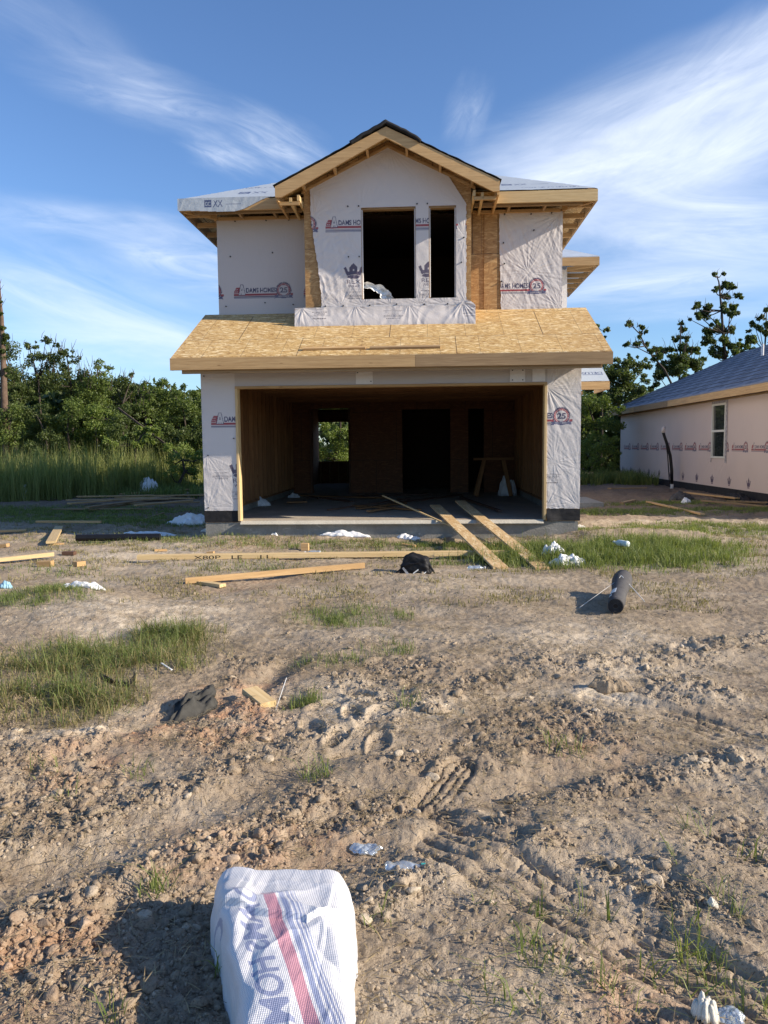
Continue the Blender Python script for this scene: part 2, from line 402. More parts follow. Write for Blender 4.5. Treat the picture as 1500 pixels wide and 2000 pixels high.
# ---------------------------------------------------------------- ground
def seg_d(x, y, P):                     # distance to a polyline, signed side and length along it
    best = np.full(np.shape(x), 1e9); along = np.zeros(np.shape(x)); side = np.zeros(np.shape(x)); acc_ = 0.
    for (ax, ay), (bx, by) in zip(P[:-1], P[1:]):
        dx, dy = bx-ax, by-ay; L = math.hypot(dx, dy)
        tt = np.clip(((x-ax)*dx+(y-ay)*dy)/L/L, 0, 1)
        d = np.hypot(x-ax-tt*dx, y-ay-tt*dy); sd = ((x-ax)*dy-(y-ay)*dx)/L
        mk = d < best; best = np.where(mk, d, best); along = np.where(mk, acc_+tt*L, along); side = np.where(mk, sd, side); acc_ += L
    return best, along, side
def gp(*pts): return [tuple(G(*p)[:2]) for p in pts]
TR1 = gp((880, 1640), (1000, 1712), (1180, 1795), (1420, 1930)); TR2 = gp((1180, 1370), (1360, 1410), (1520, 1470)); TR3 = gp((840, 1560), (900, 1500))
TR4 = gp((1010, 1640), (850, 1580))
RUTS = [(gp((1560, 1235), (1250, 1290), (900, 1345), (700, 1420)), .15, .03), (gp((500, 1660), (740, 1610), (1050, 1560), (1350, 1500), (1560, 1470)), .08, .03),
        (gp((-60, 1650), (200, 1600), (420, 1520), (640, 1440)), .13, .03), (gp((640, 1790), (900, 1690), (1080, 1640)), .06, .03),
        (gp((-60, 1840), (150, 1740), (380, 1650), (560, 1600)), .10, .028), (gp((0, 1480), (180, 1440), (330, 1400)), .12, .03)]
LANES = [(gp((-60, 1720), (220, 1640), (480, 1540), (660, 1470)), .14, -.03), (gp((620, 1660), (820, 1620), (1100, 1500), (1560, 1420)), .11, -.02),
         (gp((1080, 1600), (1300, 1660), (1560, 1800)), .12, .03), (gp((250, 1420), (470, 1360), (560, 1300)), .10, -.05)]
HOLE = G(540, 1365)[:2]; FEET = gp((640, 1380), (690, 1400), (720, 1430), (660, 1440), (700, 1360), (745, 1400), (610, 1420), (690, 1470), (740, 1455))
CLAY = [(G(430, 1400), .30, .9), (G(330, 1420), .22, .7), (G(500, 1335), .18, .7), (G(420, 1345), .10, .8), (G(60, 1860), .3, .3), (G(400, 1650), .2, .3), (G(150, 1480), .25, .35), (G(480, 1140), .5, .2),
        (G(450, 1070), .6, .35), (G(1160, 1460), .2, .3), (G(560, 1640), .25, .3), (G(1240, 1960), .2, .35)]
SAND = [(G(300, 1215), .7, .9), (G(180, 1200), .5, .8), (G(660, 1400), .4, .6), (G(1200, 1270), .8, .5), (G(300, 1085), 1.4, .7), (G(1330, 1090), .9, .55), (G(1450, 1030), 1.6, .6), (G(900, 1130), .9, .4), (G(1190, 1360), .18, 1.), (G(850, 1395), .12, .9),
        (G(1180, 1700), .35, .35), (G(660, 1230), .5, .35), (G(1130, 1230), .5, .4), (G(200, 1420), .3, .5)]
def blob(x, y, L):
    r_ = np.zeros(np.shape(x))
    for c, rad, a in L: r_ = np.maximum(r_, a*np.exp(-((x-c[0])**2+(y-c[1])**2)/rad**2))
    return r_
def rough_mask(x, y):
    n = fbm(x*1.3, y*1.9, 3, 5)
    r_ = .16+.75*sm(-6.3, -7.6, y)*sm(-.2, .4, n+.05)
    r_ = np.maximum(r_, .9*sm(.3, .05, seg_d(x, y, RUTS[0][0])[0]))
    for P, wd, h in RUTS[1:]: r_ = np.maximum(r_, .9*sm(wd*2.2, wd*.6, seg_d(x, y, P)[0]))
    for P, wd, h in LANES: r_ = r_*(1-.8*sm(wd*1.6, wd*.7, seg_d(x, y, P)[0]))
    for P in (TR1, TR2): r_ = r_*(1-.9*sm(.24, .15, seg_d(x, y, P)[0]))
    r_ = r_*(1-.85*np.exp(-((x-.14)**2+(y+8.2)**2)/.09))
    return np.clip(r_, 0, 1)*.62
def tread(x, y, P, wd, s=0):
    d, al, sd = seg_d(x, y, P)
    inn = sm(wd*.5, wd*.42, d)
    q = sd/wd+.10*pn(al*2.2, al*0+s, 5)          # -.5 .. .5
    g = 0
    for c in (-.36, -.13, .12, .35): g = np.minimum(g, -.9*np.exp(-((q-c)/.035)**2))
    ch = np.abs(((al/.075)+np.abs(q)*1.4) % 1.-.5)*2
    g = np.minimum(g, -.5*sm(.78, .92, ch)*(np.abs(q) > .17))
    vis = sm(-.45, .05, fbm(x*3.1, y*3.1, 2, 77+s)+.1)
    return inn*(.019*g-.010)*(.4+.6*vis)+.012*np.exp(-((d/wd-.62)/.14)**2)*sm(-.3, .3, fbm(x*2.1, y*2.1, 2, 79+s)+.25)
def H(x, y):
    x = np.asarray(x, float); y = np.asarray(y, float)
    near = sm(8., -2., y)
    h = .05*fbm(x*.35, y*.35, 3, 1)+.028*fbm(x*1.2, y*1.6, 3, 2)*near
    r_ = rough_mask(x, y)*sm(4., -4., y)
    for P, wd, hh in RUTS:
        d = seg_d(x, y, P)[0]; h = h+hh*np.exp(-(d/wd)**2)*(.7+.6*pn(x*6, y*6, 31))
    for P, wd, hh in LANES:
        d = seg_d(x, y, P)[0]; h = h+hh*np.exp(-(d/wd)**2)
    # clods
    wx, wy = x+.035*fbm(x*14, y*14, 4, 8, .6), y+.035*fbm(x*14, y*14, 4, 9, .6)
    for sc_, am, s_ in ((.12, .016, 40), (.05, .012, 50), (.023, .008, 60)):
        d, idv = worley(wx/sc_, wy/sc_, s_)
        h = h+r_*am*sm(.66, .22, d)*(idv > .3)*(.25+idv)*(1+.7*pn(wx/sc_*1.7, wy/sc_*1.7, s_+3))
    fy = sm(-3., 2., y)*sm(40, 20, y)
    h = h+fy*(.035*fbm(x*2.3, y*2.3, 4, 95, .6)+.02*np.abs(fbm(x*7, y*7, 3, 96)))
    h = h+r_*(.022*fbm(x*9, y*9, 5, 14, .62)+.010*np.abs(fbm(x*30, y*30, 3, 17, .6)))+.006*fbm(x*16, y*16, 3, 15)*near+.0022*pn(x*90, y*90, 16)*sm(-4, -8, y)
    h = h-.022*sm(.1, .5, fbm(x*5, y*7, 2, 91))*r_
    # small wind ripples / scrapes on smooth ground
    h = h+(1-r_)*.0028*fbm(x*11+y*3, y*19, 4, 19, .65)*sm(-3, -7, y)
    h = h+tread(x, y, TR1, .30)+tread(x, y, TR2, .30, 3)+tread(x, y, TR3, .16, 5)+tread(x, y, TR4, .15, 7)
    for i, (fx, fy) in enumerate(FEET):
        a = .5+i*1.3; u = (x-fx)*math.cos(a)+(y-fy)*math.sin(a); v = -(x-fx)*math.sin(a)+(y-fy)*math.cos(a)
        q = np.hypot(u/.13, v/.06); h = h-.020*sm(1., .75, q)+.009*np.exp(-((q-1.12)/.15)**2)+.003*np.sin(u*190)*sm(1., .7, q)
    h = h-.16*np.exp(-((x-HOLE[0])**2/.012+(y-HOLE[1])**2/.010))
    h = h+.06*np.exp(-((x-HOLE[0]+.18)**2+(y-HOLE[1]+.04)**2)/.02)
    # white mound on the left, mound by the right pier, bank
    h = h+.10*np.exp(-((x+2.3)**2/.5+(y+5.9)**2/.2))+.08*np.exp(-((x+2.9)**2/.5+(y+5.2)**2/.2))
    h = h+.13*np.exp(-((x-3.2)**2/.35+(y+.25)**2/.10))+.10*np.exp(-((x-4.3)**2/.6+(y+.1)**2/.16))
    h = h+.05*np.exp(-((x+2.9)**2/.10+(y+.12)**2/.03))
    h = h+.05*np.exp(-((x-2.2)**2/2.5+(y+3.9)**2/.3))
    ins = sm(.25, -.05, np.maximum(np.abs(x+.03)-2.95, np.maximum(.15-y, y-12.8)))
    h = h*(1-ins)-.08*ins
    h = h+.03*sm(4.5, 8, x)*sm(2, 7, y)
    fl = sm(40, 60, np.hypot(x, y)); return h*(1-fl)
def hz(x, y): return float(H(np.array([x]), np.array([y]))[0])
s_ = np.concatenate((-np.geomspace(900, 1.2, 14), [-.3, .4, .75], np.geomspace(.95, 55, 1150), np.geomspace(63, 3000, 22)))
u_ = np.linspace(-1, 1, 880); go = np.concatenate((np.geomspace(.15, 6, 14), np.geomspace(9, 3000, 14)))
S_, U_ = np.meshgrid(s_, u_, indexing='ij')
Wd = .60*np.clip(S_, .95, 60)+1.0
Xi = CAM[0]-math.tan(YAW)*np.clip(S_, 0, 60)+U_*Wd
ctr = CAM[0]-math.tan(YAW)*np.clip(s_, 0, 60); wd1 = .60*np.clip(s_, .95, 60)+1.0
XL = (ctr-wd1)[:, None]-go[::-1][None, :]; XR = (ctr+wd1)[:, None]+go[None, :]
XX = np.concatenate((XL, Xi, XR), axis=1); YY = np.repeat((s_+CAM[1])[:, None], XX.shape[1], axis=1)
XX = XX.ravel(); YY = YY.ravel(); ZZ = H(XX, YY)
nr, nc = len(s_), len(u_)+2*len(go)
i0 = (np.arange(nr-1)[:, None]*nc+np.arange(nc-1)[None, :]).ravel()
quads = np.stack((i0, i0+1, i0+nc+1, i0+nc), axis=1)
def soil_attr(x, y):
    cl = np.clip(blob(x, y, CLAY)*(1.+1.4*fbm(x*5, y*5, 3, 33)), 0, 1)
    sd_ = np.clip(blob(x, y, SAND)*(1.+1.0*fbm(x*4, y*6, 3, 44))+.35*sm(.1, .6, fbm(x*.8, y*1.6, 3, 46)), 0, 1)
    return cl, sd_, rough_mask(x, y)
GC, GS, GR = soil_attr(XX, YY)
def litter(x, y):                       # where thin turf and straw grow
    d = np.zeros(np.shape(x))
    for (c, rx, ry, a) in TURF: d = np.maximum(d, a*np.exp(-(((x-c[0])/rx)**2+((y-c[1])/ry)**2)))
    return d
TURF = [(G(200, 1290), .62, .42, .8), (G(330, 1245), .32, .28, .95), (G(130, 1370), .36, .28, .8), (G(680, 1205), .5, .45, .45), (G(760, 1280), .22, .22, .35), (G(640, 1300), .22, .12, .6), (G(590, 1370), .13, .12, .5), (G(60, 1180), .6, .5, .5),
        (G(1190, 1090), 1.4, .9, 1.2), (G(1040, 1085), 1., .9, 1.), (G(1290, 1070), 1.2, .7, .9), (G(900, 1065), 1.5, .5, .6), (G(1400, 1035), 1.5, 1.0, .55), (G(620, 1065), 2.2, .6, .35), (G(300, 1055), 2., .6, .35), (G(200, 1015), 3., .9, .6),
        (G(1300, 985), 1.6, .9, .5), (G(100, 1120), 1.2, .5, .2), (G(850, 1100), .4, .2, .4), (G(1160, 1180), .5, .5, .3), (G(480, 1110), 1., .4, .25), (G(1200, 1040), 1.5, .6, .7), (G(200, 965), 3., 2, .4), (G(60, 1000), 4., 1.2, .7), (G(330, 1020), 2., .8, .6), (G(1200, 1005), 1.8, .6, .7), (G(1400, 1000), 3., .6, .6), (G(1250, 965), 2.4, 1.2, .45)]
GL = np.clip(litter(XX, YY)*(1+1.2*fbm(XX*2.5, YY*3.5, 3, 55)), 0, 1)
def soil(name, clod=False):
    m, t = material(name); geo = t.n('ShaderNodeNewGeometry').outputs['Position']
    A = lambda n: t.n('ShaderNodeAttribute', attribute_name=n).outputs['Fac']
    fbr = A('far_brown')
    ro, cl, sa, li = A('rough'), A('clay'), A('sand'), A('litter')
    n1 = t.noise(geo, 2.6, 6, .62, .4); n2 = t.noise(geo, 17, 6, .68, .3); n3 = t.noise(geo, 130, 4, .7); n4 = t.noise(t.mapping(geo, (1, 2.2, 1)), .7, 4, .6)
    c = t.mix(t.mapr(n1, .34, .68), (.325, .255, .178), (.47, .385, .28))
    c = t.mix(t.m('MULTIPLY', t.mapr(n2, .46, .62), .7), c, (.20, .15, .104))
    c = t.mix(t.m('MULTIPLY', t.mapr(n4, .42, .60), .75), c, (.32, .25, .175))
    c = t.mix(t.m('MULTIPLY', t.m('MULTIPLY', ro, t.mapr(n2, .35, .6)), .45), c, (.22, .16, .11))
    c = t.mix(t.m('MULTIPLY', sa, t.mapr(n2, .30, .62, .25, .9)), c, (.66, .57, .44))
    c = t.mix(t.m('MULTIPLY', cl, t.mapr(n2, .28, .6, .35, .95)), c, (.46, .25, .14))
    c = t.mix(t.m('MULTIPLY', li, t.mapr(n2, .35, .6, .1, .65)), c, (.17, .155, .075))
    c = t.mix(t.m('MULTIPLY', fbr, t.mapr(n1, .2, .7, .5, .95)), c, (.15, .105, .075))  # soil turns a darker brown on the far ground
    sp = t.mapr(n3, .62, .72); c = t.mix(t.m('MULTIPLY', sp, .5), c, (.62, .55, .45))
    sp2 = t.mapr(n3, .45, .34); c = t.mix(t.m('MULTIPLY', sp2, .75), c, (.12, .085, .06))
    h = t.m('ADD', t.m('MULTIPLY', n2, 1.), t.m('MULTIPLY', n3, .35))
    finish(t, c, .95, h, .75, .018, .12); return m
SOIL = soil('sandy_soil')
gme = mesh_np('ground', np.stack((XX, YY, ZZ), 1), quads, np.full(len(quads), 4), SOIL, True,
              {'rough': ('FLOAT', GR), 'clay': ('FLOAT', GC), 'sand': ('FLOAT', GS), 'litter': ('FLOAT', GL), 'far_brown': ('FLOAT', sm(1.2, 4.5, YY+1.2*fbm(XX*.6, YY*.6, 3, 88))*.95)})
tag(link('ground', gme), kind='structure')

# loose clods lying on the ground: nobody could count them
def ico(sub):
    bm = bmesh.new(); bmesh.ops.create_icosphere(bm, subdivisions=sub, radius=1.)
    V = np.array([v.co[:] for v in bm.verts]); Fc = np.array([[v.index for v in f.verts] for f in bm.faces]); bm.free(); return V, Fc
def scatter_pts(n, region, dens):
    out = []; tot = 0
    while tot < n:
        m_ = 60000
        # nearer ground shows larger: sample depth log-uniformly and thin by the mask
        s = np.exp(rng.uniform(math.log(region[0]), math.log(region[1]), m_)); x = CAM[0]-math.tan(YAW)*s+rng.uniform(-1, 1, m_)*(.60*s+.4)
        y = s+CAM[1]; k = rng.random(m_) < dens(x, y); out.append(np.stack((x[k], y[k]), 1)); tot += k.sum()
    return np.concatenate(out)[:n]
def clods(n, size, region, sub, dens, name, label):
    V, Fc = ico(sub); P = scatter_pts(n, region, dens); n = len(P)
    s = size[0]*np.exp(rng.exponential(.55, n)); s = np.clip(s, size[0], size[1])
    sc3 = s[:, None]*rng.uniform(.55, 1.25, (n, 3)); sc3[:, 2] *= .72
    W = np.repeat(V[None], n, 0)
    for _ in range(7):                  # chip flat facets off each lump
        q = rng.standard_normal((n, 1, 3)); q /= np.linalg.norm(q, axis=2, keepdims=True); s0 = np.clip((W*q).sum(2, keepdims=True)-rng.uniform(.35, .8, (n, 1, 1)), 0, 9); W = W-s0*q
    W = W*(1+.06*rng.standard_normal((n, len(V), 1)))*1.25*sc3[:, None, :]
    a = rng.uniform(0, 6.28, n); b = rng.uniform(-.6, .6, n)
    ca, sa, cb, sb = np.cos(a), np.sin(a), np.cos(b), np.sin(b)
    x, y, z = W[..., 0], W[..., 1], W[..., 2]
    y2 = y*cb[:, None]-z*sb[:, None]; z2 = y*sb[:, None]+z*cb[:, None]
    x3 = x*ca[:, None]-y2*sa[:, None]; y3 = x*sa[:, None]+y2*ca[:, None]
    hz_ = H(P[:, 0], P[:, 1])
    VV = np.stack((x3+P[:, 0:1], y3+P[:, 1:2], z2+(hz_+s*.08)[:, None]), -1).reshape(-1, 3)
    FF = (Fc[None]+(np.arange(n)*len(V))[:, None, None]).reshape(-1, 3)
    c1, c2, c3 = soil_attr(P[:, 0], P[:, 1]); rp = lambda q: np.repeat(q, len(V))
    c2 = np.clip(c2+(rng.random(n) < .12)*.6, 0, 1); c3 = np.clip(c3*rng.uniform(.3, 1.2, n), 0, 1)
    me = mesh_np(name, VV, FF, np.full(len(FF), 3), SOIL, False, {'rough': ('FLOAT', rp(c3)), 'clay': ('FLOAT', rp(c1)), 'sand': ('FLOAT', rp(c2)), 'litter': ('FLOAT', rp(c1*0))})
    tag(link(name, me), label, 'soil', kind='stuff')
dm = lambda x, y: np.clip(rough_mask(x, y)*1.5-.12, 0, 1)**1.3
clods(2600, (.0065, .026), (1.6, 9), 2, dm, 'dirt_clods', 'loose lumps of dry soil scattered over the churned foreground')
clods(42000, (.0026, .010), (1.6, 8), 1, lambda x, y: np.clip(rough_mask(x, y), .08, 1), 'dirt_crumbs', 'fine crumbs of dry soil over the whole foreground')

# ---------------------------------------------------------------- blades (grass, straw, weeds)
def blades(name, P, h, wd, lean, mat, label, parent=None, z0=None, flat=False, cat='grass', droop=.6, tint=None, kind='stuff'):
    n = len(P); h = np.broadcast_to(h, n); wd = np.broadcast_to(wd, n)
    a = rng.uniform(0, 6.283, n); b = rng.uniform(0, 6.283, n)
    ln = np.abs(rng.normal(0, lean, n))
    dx, dy = np.cos(a)*ln, np.sin(a)*ln; wx, wy = np.cos(b)*wd/2, np.sin(b)*wd/2
    z = H(P[:, 0], P[:, 1])-.004 if z0 is None else z0
    bx, by = P[:, 0], P[:, 1]
    if flat:
        ux, uy = np.cos(a), np.sin(a); q = h/2; zz = z+.006+rng.random(n)*.02; tl = rng.normal(0, .12, n)
        pts = np.stack([np.stack((bx-ux*q-uy*wd/2, by-uy*q+ux*wd/2, zz-tl*q), 1), np.stack((bx-ux*q+uy*wd/2, by-uy*q-ux*wd/2, zz-tl*q), 1),
                        np.stack((bx+uy*wd/2, by-ux*wd/2, zz+.004), 1), np.stack((bx-uy*wd/2, by+ux*wd/2, zz+.004), 1), np.stack((bx+ux*q, by+uy*q, zz+tl*q), 1)], 1)
    else:
        mx, my, mz = bx+dx*h*.35, by+dy*h*.35, z+h*.58
        tx, ty, tz = bx+dx*h*(1+.3*droop), by+dy*h*(1+.3*droop), z+h*(1-droop*np.clip(ln, 0, 1)*.6)
        pts = np.stack([np.stack((bx-wx, by-wy, z), 1), np.stack((bx+wx, by+wy, z), 1), np.stack((mx+wx*.8, my+wy*.8, mz), 1), np.stack((mx-wx*.8, my-wy*.8, mz), 1), np.stack((tx, ty, tz), 1)], 1)
    V = pts.reshape(-1, 3); k = np.arange(n)*5
    Fq = np.stack((k, k+1, k+2, k+3, k+3, k+2, k+4), 1).ravel(); lt = np.tile([4, 3], n)
    tn = np.clip(rng.beta(2, 2, n) if tint is None else tint, 0, 1)
    me = mesh_np(name, V, Fq, lt, mat, False, {'tint': ('FLOAT', np.repeat(tn, 5))})
    o = link(name, me, parent); tag(o, label, cat if parent is None else None, kind=kind); return o
def masked(n, x0, x1, y0, y1, f):
    out = []; tot = 0
    for _ in range(400):
        x = rng.uniform(x0, x1, 40000); y = rng.uniform(y0, y1, 40000); k = rng.random(40000) < f(x, y); out.append(np.stack((x[k], y[k]), 1)); tot += k.sum()
        if tot >= n: break
    return np.concatenate(out)[:n]
def not_house(x, y): return ((np.abs(x+.02) > 3.15) | (y < -.05)) & ((x < 8.7) | (y < 3.8))
def tuft(x, y, a=3.4, s=61): return sm(-.05, .5, fbm(x*a, y*a*1.3, 4, s, .65))
def turfm(i0, i1, pw=1.):
    T_ = TURF[i0:i1]
    def f(x, y):
        d = np.zeros(np.shape(x))
        for (c, rx, ry, a) in T_: d = np.maximum(d, a*np.exp(-(((x-c[0])/rx)**2+((y-c[1])/ry)**2)))
        return np.clip(d*1.1-.1, 0, 1)**pw*(.12+.88*tuft(x, y))*not_house(x, y)
    return f
P = masked(5200, -3.6, -.4, -8.8, -5.3, turfm(0, 3, 1.5)); blades('grass_patch', P, rng.gamma(4, .022, len(P))+.02, .0042, .75, GRASS, 'ragged green grass patch on the sandy ground at the left')
P = masked(7500, -3.6, -.4, -8.8, -4.6, turfm(0, 3, .7)); blades('dry_grass_patch', P, rng.uniform(.04, .14, len(P)), .004, .9, GRASS_Y, 'yellowed blades mixed through the left grass patch')
P = masked(3800, -3.6, 2.2, -8.6, -4.4, turfm(3, 8)); blades('sparse_grass', P, rng.uniform(.03, .10, len(P)), .004, .7, GRASS, 'sparse low grass tufts in the middle of the bare ground')
P = masked(24000, .3, 6.5, -4.4, .2, turfm(8, 11, 1.8)); blades('lush_grass', P, rng.gamma(4, .024, len(P))+.02, .007, .65, GRASS, 'lush bright green grass in front of the right pier', tint=rng.beta(3, 2, len(P)))
P = masked(60000, -12., 11., -4.5, 9., turfm(11, 28, 1.2)); blades('thin_turf', P, rng.uniform(.03, .10, len(P)), .007, .8, GRASS, 'thin patchy turf on the ground around the houses')
P = masked(30000, -9., 9., -5.5, 2., lambda x, y: .8*tuft(x, y, 1.2, 71)*not_house(x, y)); blades('dry_turf', P, rng.uniform(.02, .07, len(P)), .008, .9, GRASS_Y, 'dead yellow turf strewn before the garage')
# straw and rootlets lying flat
P = scatter_pts(60000, (1.7, 14), lambda x, y: .9*(.2+.8*tuft(x, y, 1.5, 81))*sm(-10.5, -6.5, y)*not_house(x, y)+.05)
blades('straw_litter', P, rng.uniform(.02, .085, len(P)), rng.uniform(.0015, .004, len(P)), 0, STRAW, 'thin dead stalks and straw scattered on the dirt', flat=True, cat='straw')
# foreground seedlings
def tuft_at(px, py, n, hh, rad, w_=.004): 
    c = G(px, py); a = rng.uniform(0, 6.28, n); r_ = rad*np.sqrt(rng.random(n)); return np.stack((c[0]+r_*np.cos(a), c[1]+r_*np.sin(a)), 1)
fg = []
for q in [(1040, 1860, 26, .06), (1075, 1890, 20, .05), (1130, 1780, 8, .04), (1190, 1790, 6, .01), (1350, 1830, 24, .07), (1370, 1880, 44, .08), (1400, 1920, 18, .08), (1440, 1800, 10, .02), (1280, 1900, 12, .06), (1180, 1930, 12, .07), (1460, 1690, 10, .04),
          (1320, 1700, 8, .03), (1020, 1970, 14, .06), (950, 1960, 10, .06), (1210, 1960, 14, .06), (1410, 1770, 12, .03), (620, 1515, 60, .07), (590, 1370, 90, .09), (310, 1725, 26, .05), (290, 1735, 12, .04), (225, 1985, 10, .03), (430, 1890, 8, .02),
          (1100, 1465, 50, .10), (80, 1500, 24, .08), (270, 1500, 24, .08), (130, 1540, 12, .05), (950, 1760, 6, .05), (1040, 1780, 16, .05), (740, 1790, 10, .05), (1480, 1960, 14, .05), (800, 1390, 34, .08), (360, 1310, 40, .06), (1360, 1620, 12, .06)]:
    fg.append(tuft_at(q[0], q[1], q[2], 0, q[3]))
P = np.concatenate(fg); blades('foreground_seedlings', P, rng.uniform(.03, .14, len(P)), rng.uniform(.002, .0056, len(P)), .8, GRASS, 'scattered green seedlings and grass blades in the near dirt', tint=rng.beta(3, 2, len(P)))

# ---------------------------------------------------------------- printed marks as rasters
def text_tris(s, bold=.0, size=1.):
    cu_ = bpy.data.curves.new('t', 'FONT'); cu_.body = s; cu_.size = size; cu_.offset = bold; cu_.align_x = 'LEFT'
    o = bpy.data.objects.new('t', cu_); me = o.to_mesh(); me.calc_loop_triangles()
    V = np.array([v.co[:2] for v in me.vertices]); T = np.array([l.vertices[:] for l in me.loop_triangles]); o.to_mesh_clear()
    bpy.data.objects.remove(o); bpy.data.curves.remove(cu_); return V, T
class Ras:
    def __init__(s, wm_, hm, ppm=500):
        s.w, s.h, s.p = wm_, hm, ppm; s.nx, s.ny = int(wm_*ppm), int(hm*ppm)
        s.a = np.ones((s.ny, s.nx, 3)); s.k = np.zeros((s.ny, s.nx)); s.Y, s.X = np.mgrid[0:s.ny, 0:s.nx]; s.X = (s.X+.5)/ppm; s.Y = (s.Y+.5)/ppm
    def put(s, m, c, al=1.): s.a[m] = s.a[m]*(1-al)+np.array(c)*al; s.k[m] = 1
    def rect(s, x0, y0, x1, y1, c): s.put((s.X > x0) & (s.X < x1) & (s.Y > y0) & (s.Y < y1), c)
    def tri(s, A, B, C, c):
        x0, x1 = min(A[0], B[0], C[0]), max(A[0], B[0], C[0]); y0, y1 = min(A[1], B[1], C[1]), max(A[1], B[1], C[1])
        i0, i1, j0, j1 = max(0, int(x0*s.p)-1), min(s.nx, int(x1*s.p)+2), max(0, int(y0*s.p)-1), min(s.ny, int(y1*s.p)+2)
        if i1 <= i0 or j1 <= j0: return
        X, Y = s.X[j0:j1, i0:i1], s.Y[j0:j1, i0:i1]
        e = lambda P, Q: (Q[0]-P[0])*(Y-P[1])-(Q[1]-P[1])*(X-P[0])
        a, b, d = e(A, B), e(B, C), e(C, A); m = ((a >= 0) & (b >= 0) & (d >= 0)) | ((a <= 0) & (b <= 0) & (d <= 0))
        sub = s.a[j0:j1, i0:i1]; sub[m] = c; s.k[j0:j1, i0:i1][m] = 1
    def poly(s, P, c):
        inside = np.zeros(s.X.shape, bool); n = len(P)
        for i in range(n):
            (xi, yi), (xj, yj) = P[i], P[i-1]
            if yi == yj: continue
            inside ^= ((yi > s.Y) != (yj > s.Y)) & (s.X < (xj-xi)*(s.Y-yi)/(yj-yi)+xi)
        s.put(inside, c)
    def ring(s, cx, cy, r0, r1, c, teeth=0):
        d = np.hypot(s.X-cx, s.Y-cy); a = np.arctan2(s.Y-cy, s.X-cx); r1_ = r1+(.006*np.sign(np.sin(a*teeth)) if teeth else 0)
        s.put((d >= r0) & (d <= r1_), c)
    def text(s, st, x, y, h, c, bold=.02, wide=1., width=None):
        V, T = text_tris(st, bold); hh = .70; sc = h/hh; V = V-V.min(0)*np.array([1, 0])
        kx = sc*wide if width is None else width/V[:, 0].max()
        Q = V*np.array([kx, sc])+np.array([x, y])
        for a, b, d in T: s.tri(Q[a], Q[b], Q[d], c)
NV, RD, WH, BL = (.045, .05, .16), (.46, .035, .06), (.95, .95, .95), (.10, .13, .30)
def logo_adams():
    r_ = Ras(1.26, .42)
    r_.poly([(.015, .145), (.03, .20), (.06, .245), (.13, .245), (.115, .145)], RD)
    for i, (x, y) in enumerate(((.045, .165), (.075, .165), (.045, .205), (.078, .205))): r_.poly([(x-.015, y-.008), (x, y+.012), (x+.015, y-.008), (x, y-.002)], WH)
    r_.rect(.01, .095, .79, .135, RD); r_.rect(.01, .072, .79, .087, NV); r_.rect(.01, .055, .79, .064, BL); r_.rect(.01, .040, .79, .047, BL)
    r_.poly([(.095, .11), (.135, .295), (.185, .295), (.225, .11)], NV); r_.poly([(.105, .118), (.142, .287), (.178, .287), (.214, .118)], WH)
    r_.poly([(.148, .185), (.160, .235), (.172, .185)], NV); r_.rect(.140, .118, .180, .145, NV); r_.rect(.148, .118, .172, .138, WH)
    r_.text('DAMS HOMES', .232, .152, .080, NV, .034, width=.53)
    cx, cy = .905, .185
    r_.ring(cx, cy, .118, .138, NV, 40); r_.ring(cx, cy, .088, .117, RD); r_.ring(cx, cy, 0, .088, WH)
    for k in range(26):
        a = k*2*math.pi/26; r_.ring(cx+.103*math.cos(a), cy+.103*math.sin(a), 0, .006, WH)
    r_.text('25', cx-.068, cy-.042, .085, NV, .035, width=.135)
    r_.poly([(cx-.165, .045), (cx-.15, .075), (cx-.165, .10), (cx+.165, .10), (cx+.15, .075), (cx+.165, .045), (cx+.08, .055), (cx, .04), (cx-.08, .055)], BL)
    for k in range(9): r_.rect(cx-.10+k*.022, .066, cx-.088+k*.022, .084, WH)
    r_.rect(cx-.19, .10, cx-.12, .130, RD); r_.rect(cx+.12, .10, cx+.17, .130, RD); return r_
def logo_rex():
    r_ = Ras(.46, .66); c = .23; P_ = (.075, .06, .15)
    r_.poly([(c-.15, .49), (c-.18, .565), (c-.135, .585), (c-.10, .50), (c-.075, .50), (c-.075, .575), (c, .65), (c+.075, .575), (c+.075, .50), (c+.10, .50), (c+.135, .585), (c+.18, .565), (c+.15, .49), (c+.11, .40), (c-.11, .40)], P_)
    d = ((r_.X-c)/.115)**2+((r_.Y-.405)/.035)**2; r_.put(d < 1, P_); r_.put((d > 1) & (d < 1.35) & (r_.Y > .40), WH)
    r_.rect(c-.010, .51, c+.010, .545, WH)
    r_.text('REX', c-.125, .285, .07, P_, .0, width=.25); r_.text('WRAP', c-.105, .215, .048, P_, .01, width=.21)
    g = (.30, .30, .34)
    rr = random.Random(3)
    for k, (y, hw) in enumerate(((.185, .04), (.160, .17), (.135, .14), (.112, .09), (.090, .10), (.068, .16), (.048, .17), (.018, .12))):
        x = c-hw
        while x < c+hw:
            l = .006+rr.random()*.018
            if k in (1, 6): r_.rect(c-hw, y, c+hw, y+.003, g); break
            r_.rect(x, y-.006, x+l, y+.006 if k != 7 else y+.012, g); x += l+.006
    return r_
def crown_only():
    r_ = Ras(.30, .30); c = .15; P_ = (.09, .06, .17)
    r_.poly([(c-.10, .12), (c-.13, .19), (c-.09, .20), (c-.07, .14), (c-.045, .14), (c-.045, .20), (c, .27), (c+.045, .20), (c+.045, .14), (c+.07, .14), (c+.09, .20), (c+.13, .19), (c+.10, .12), (c+.07, .05), (c-.07, .05)], P_)
    r_.rect(c-.006, .15, c+.006, .18, WH); r_.rect(c-.06, .015, c+.06, .035, P_); return r_
LA, LR, LC = logo_adams(), logo_rex(), crown_only()
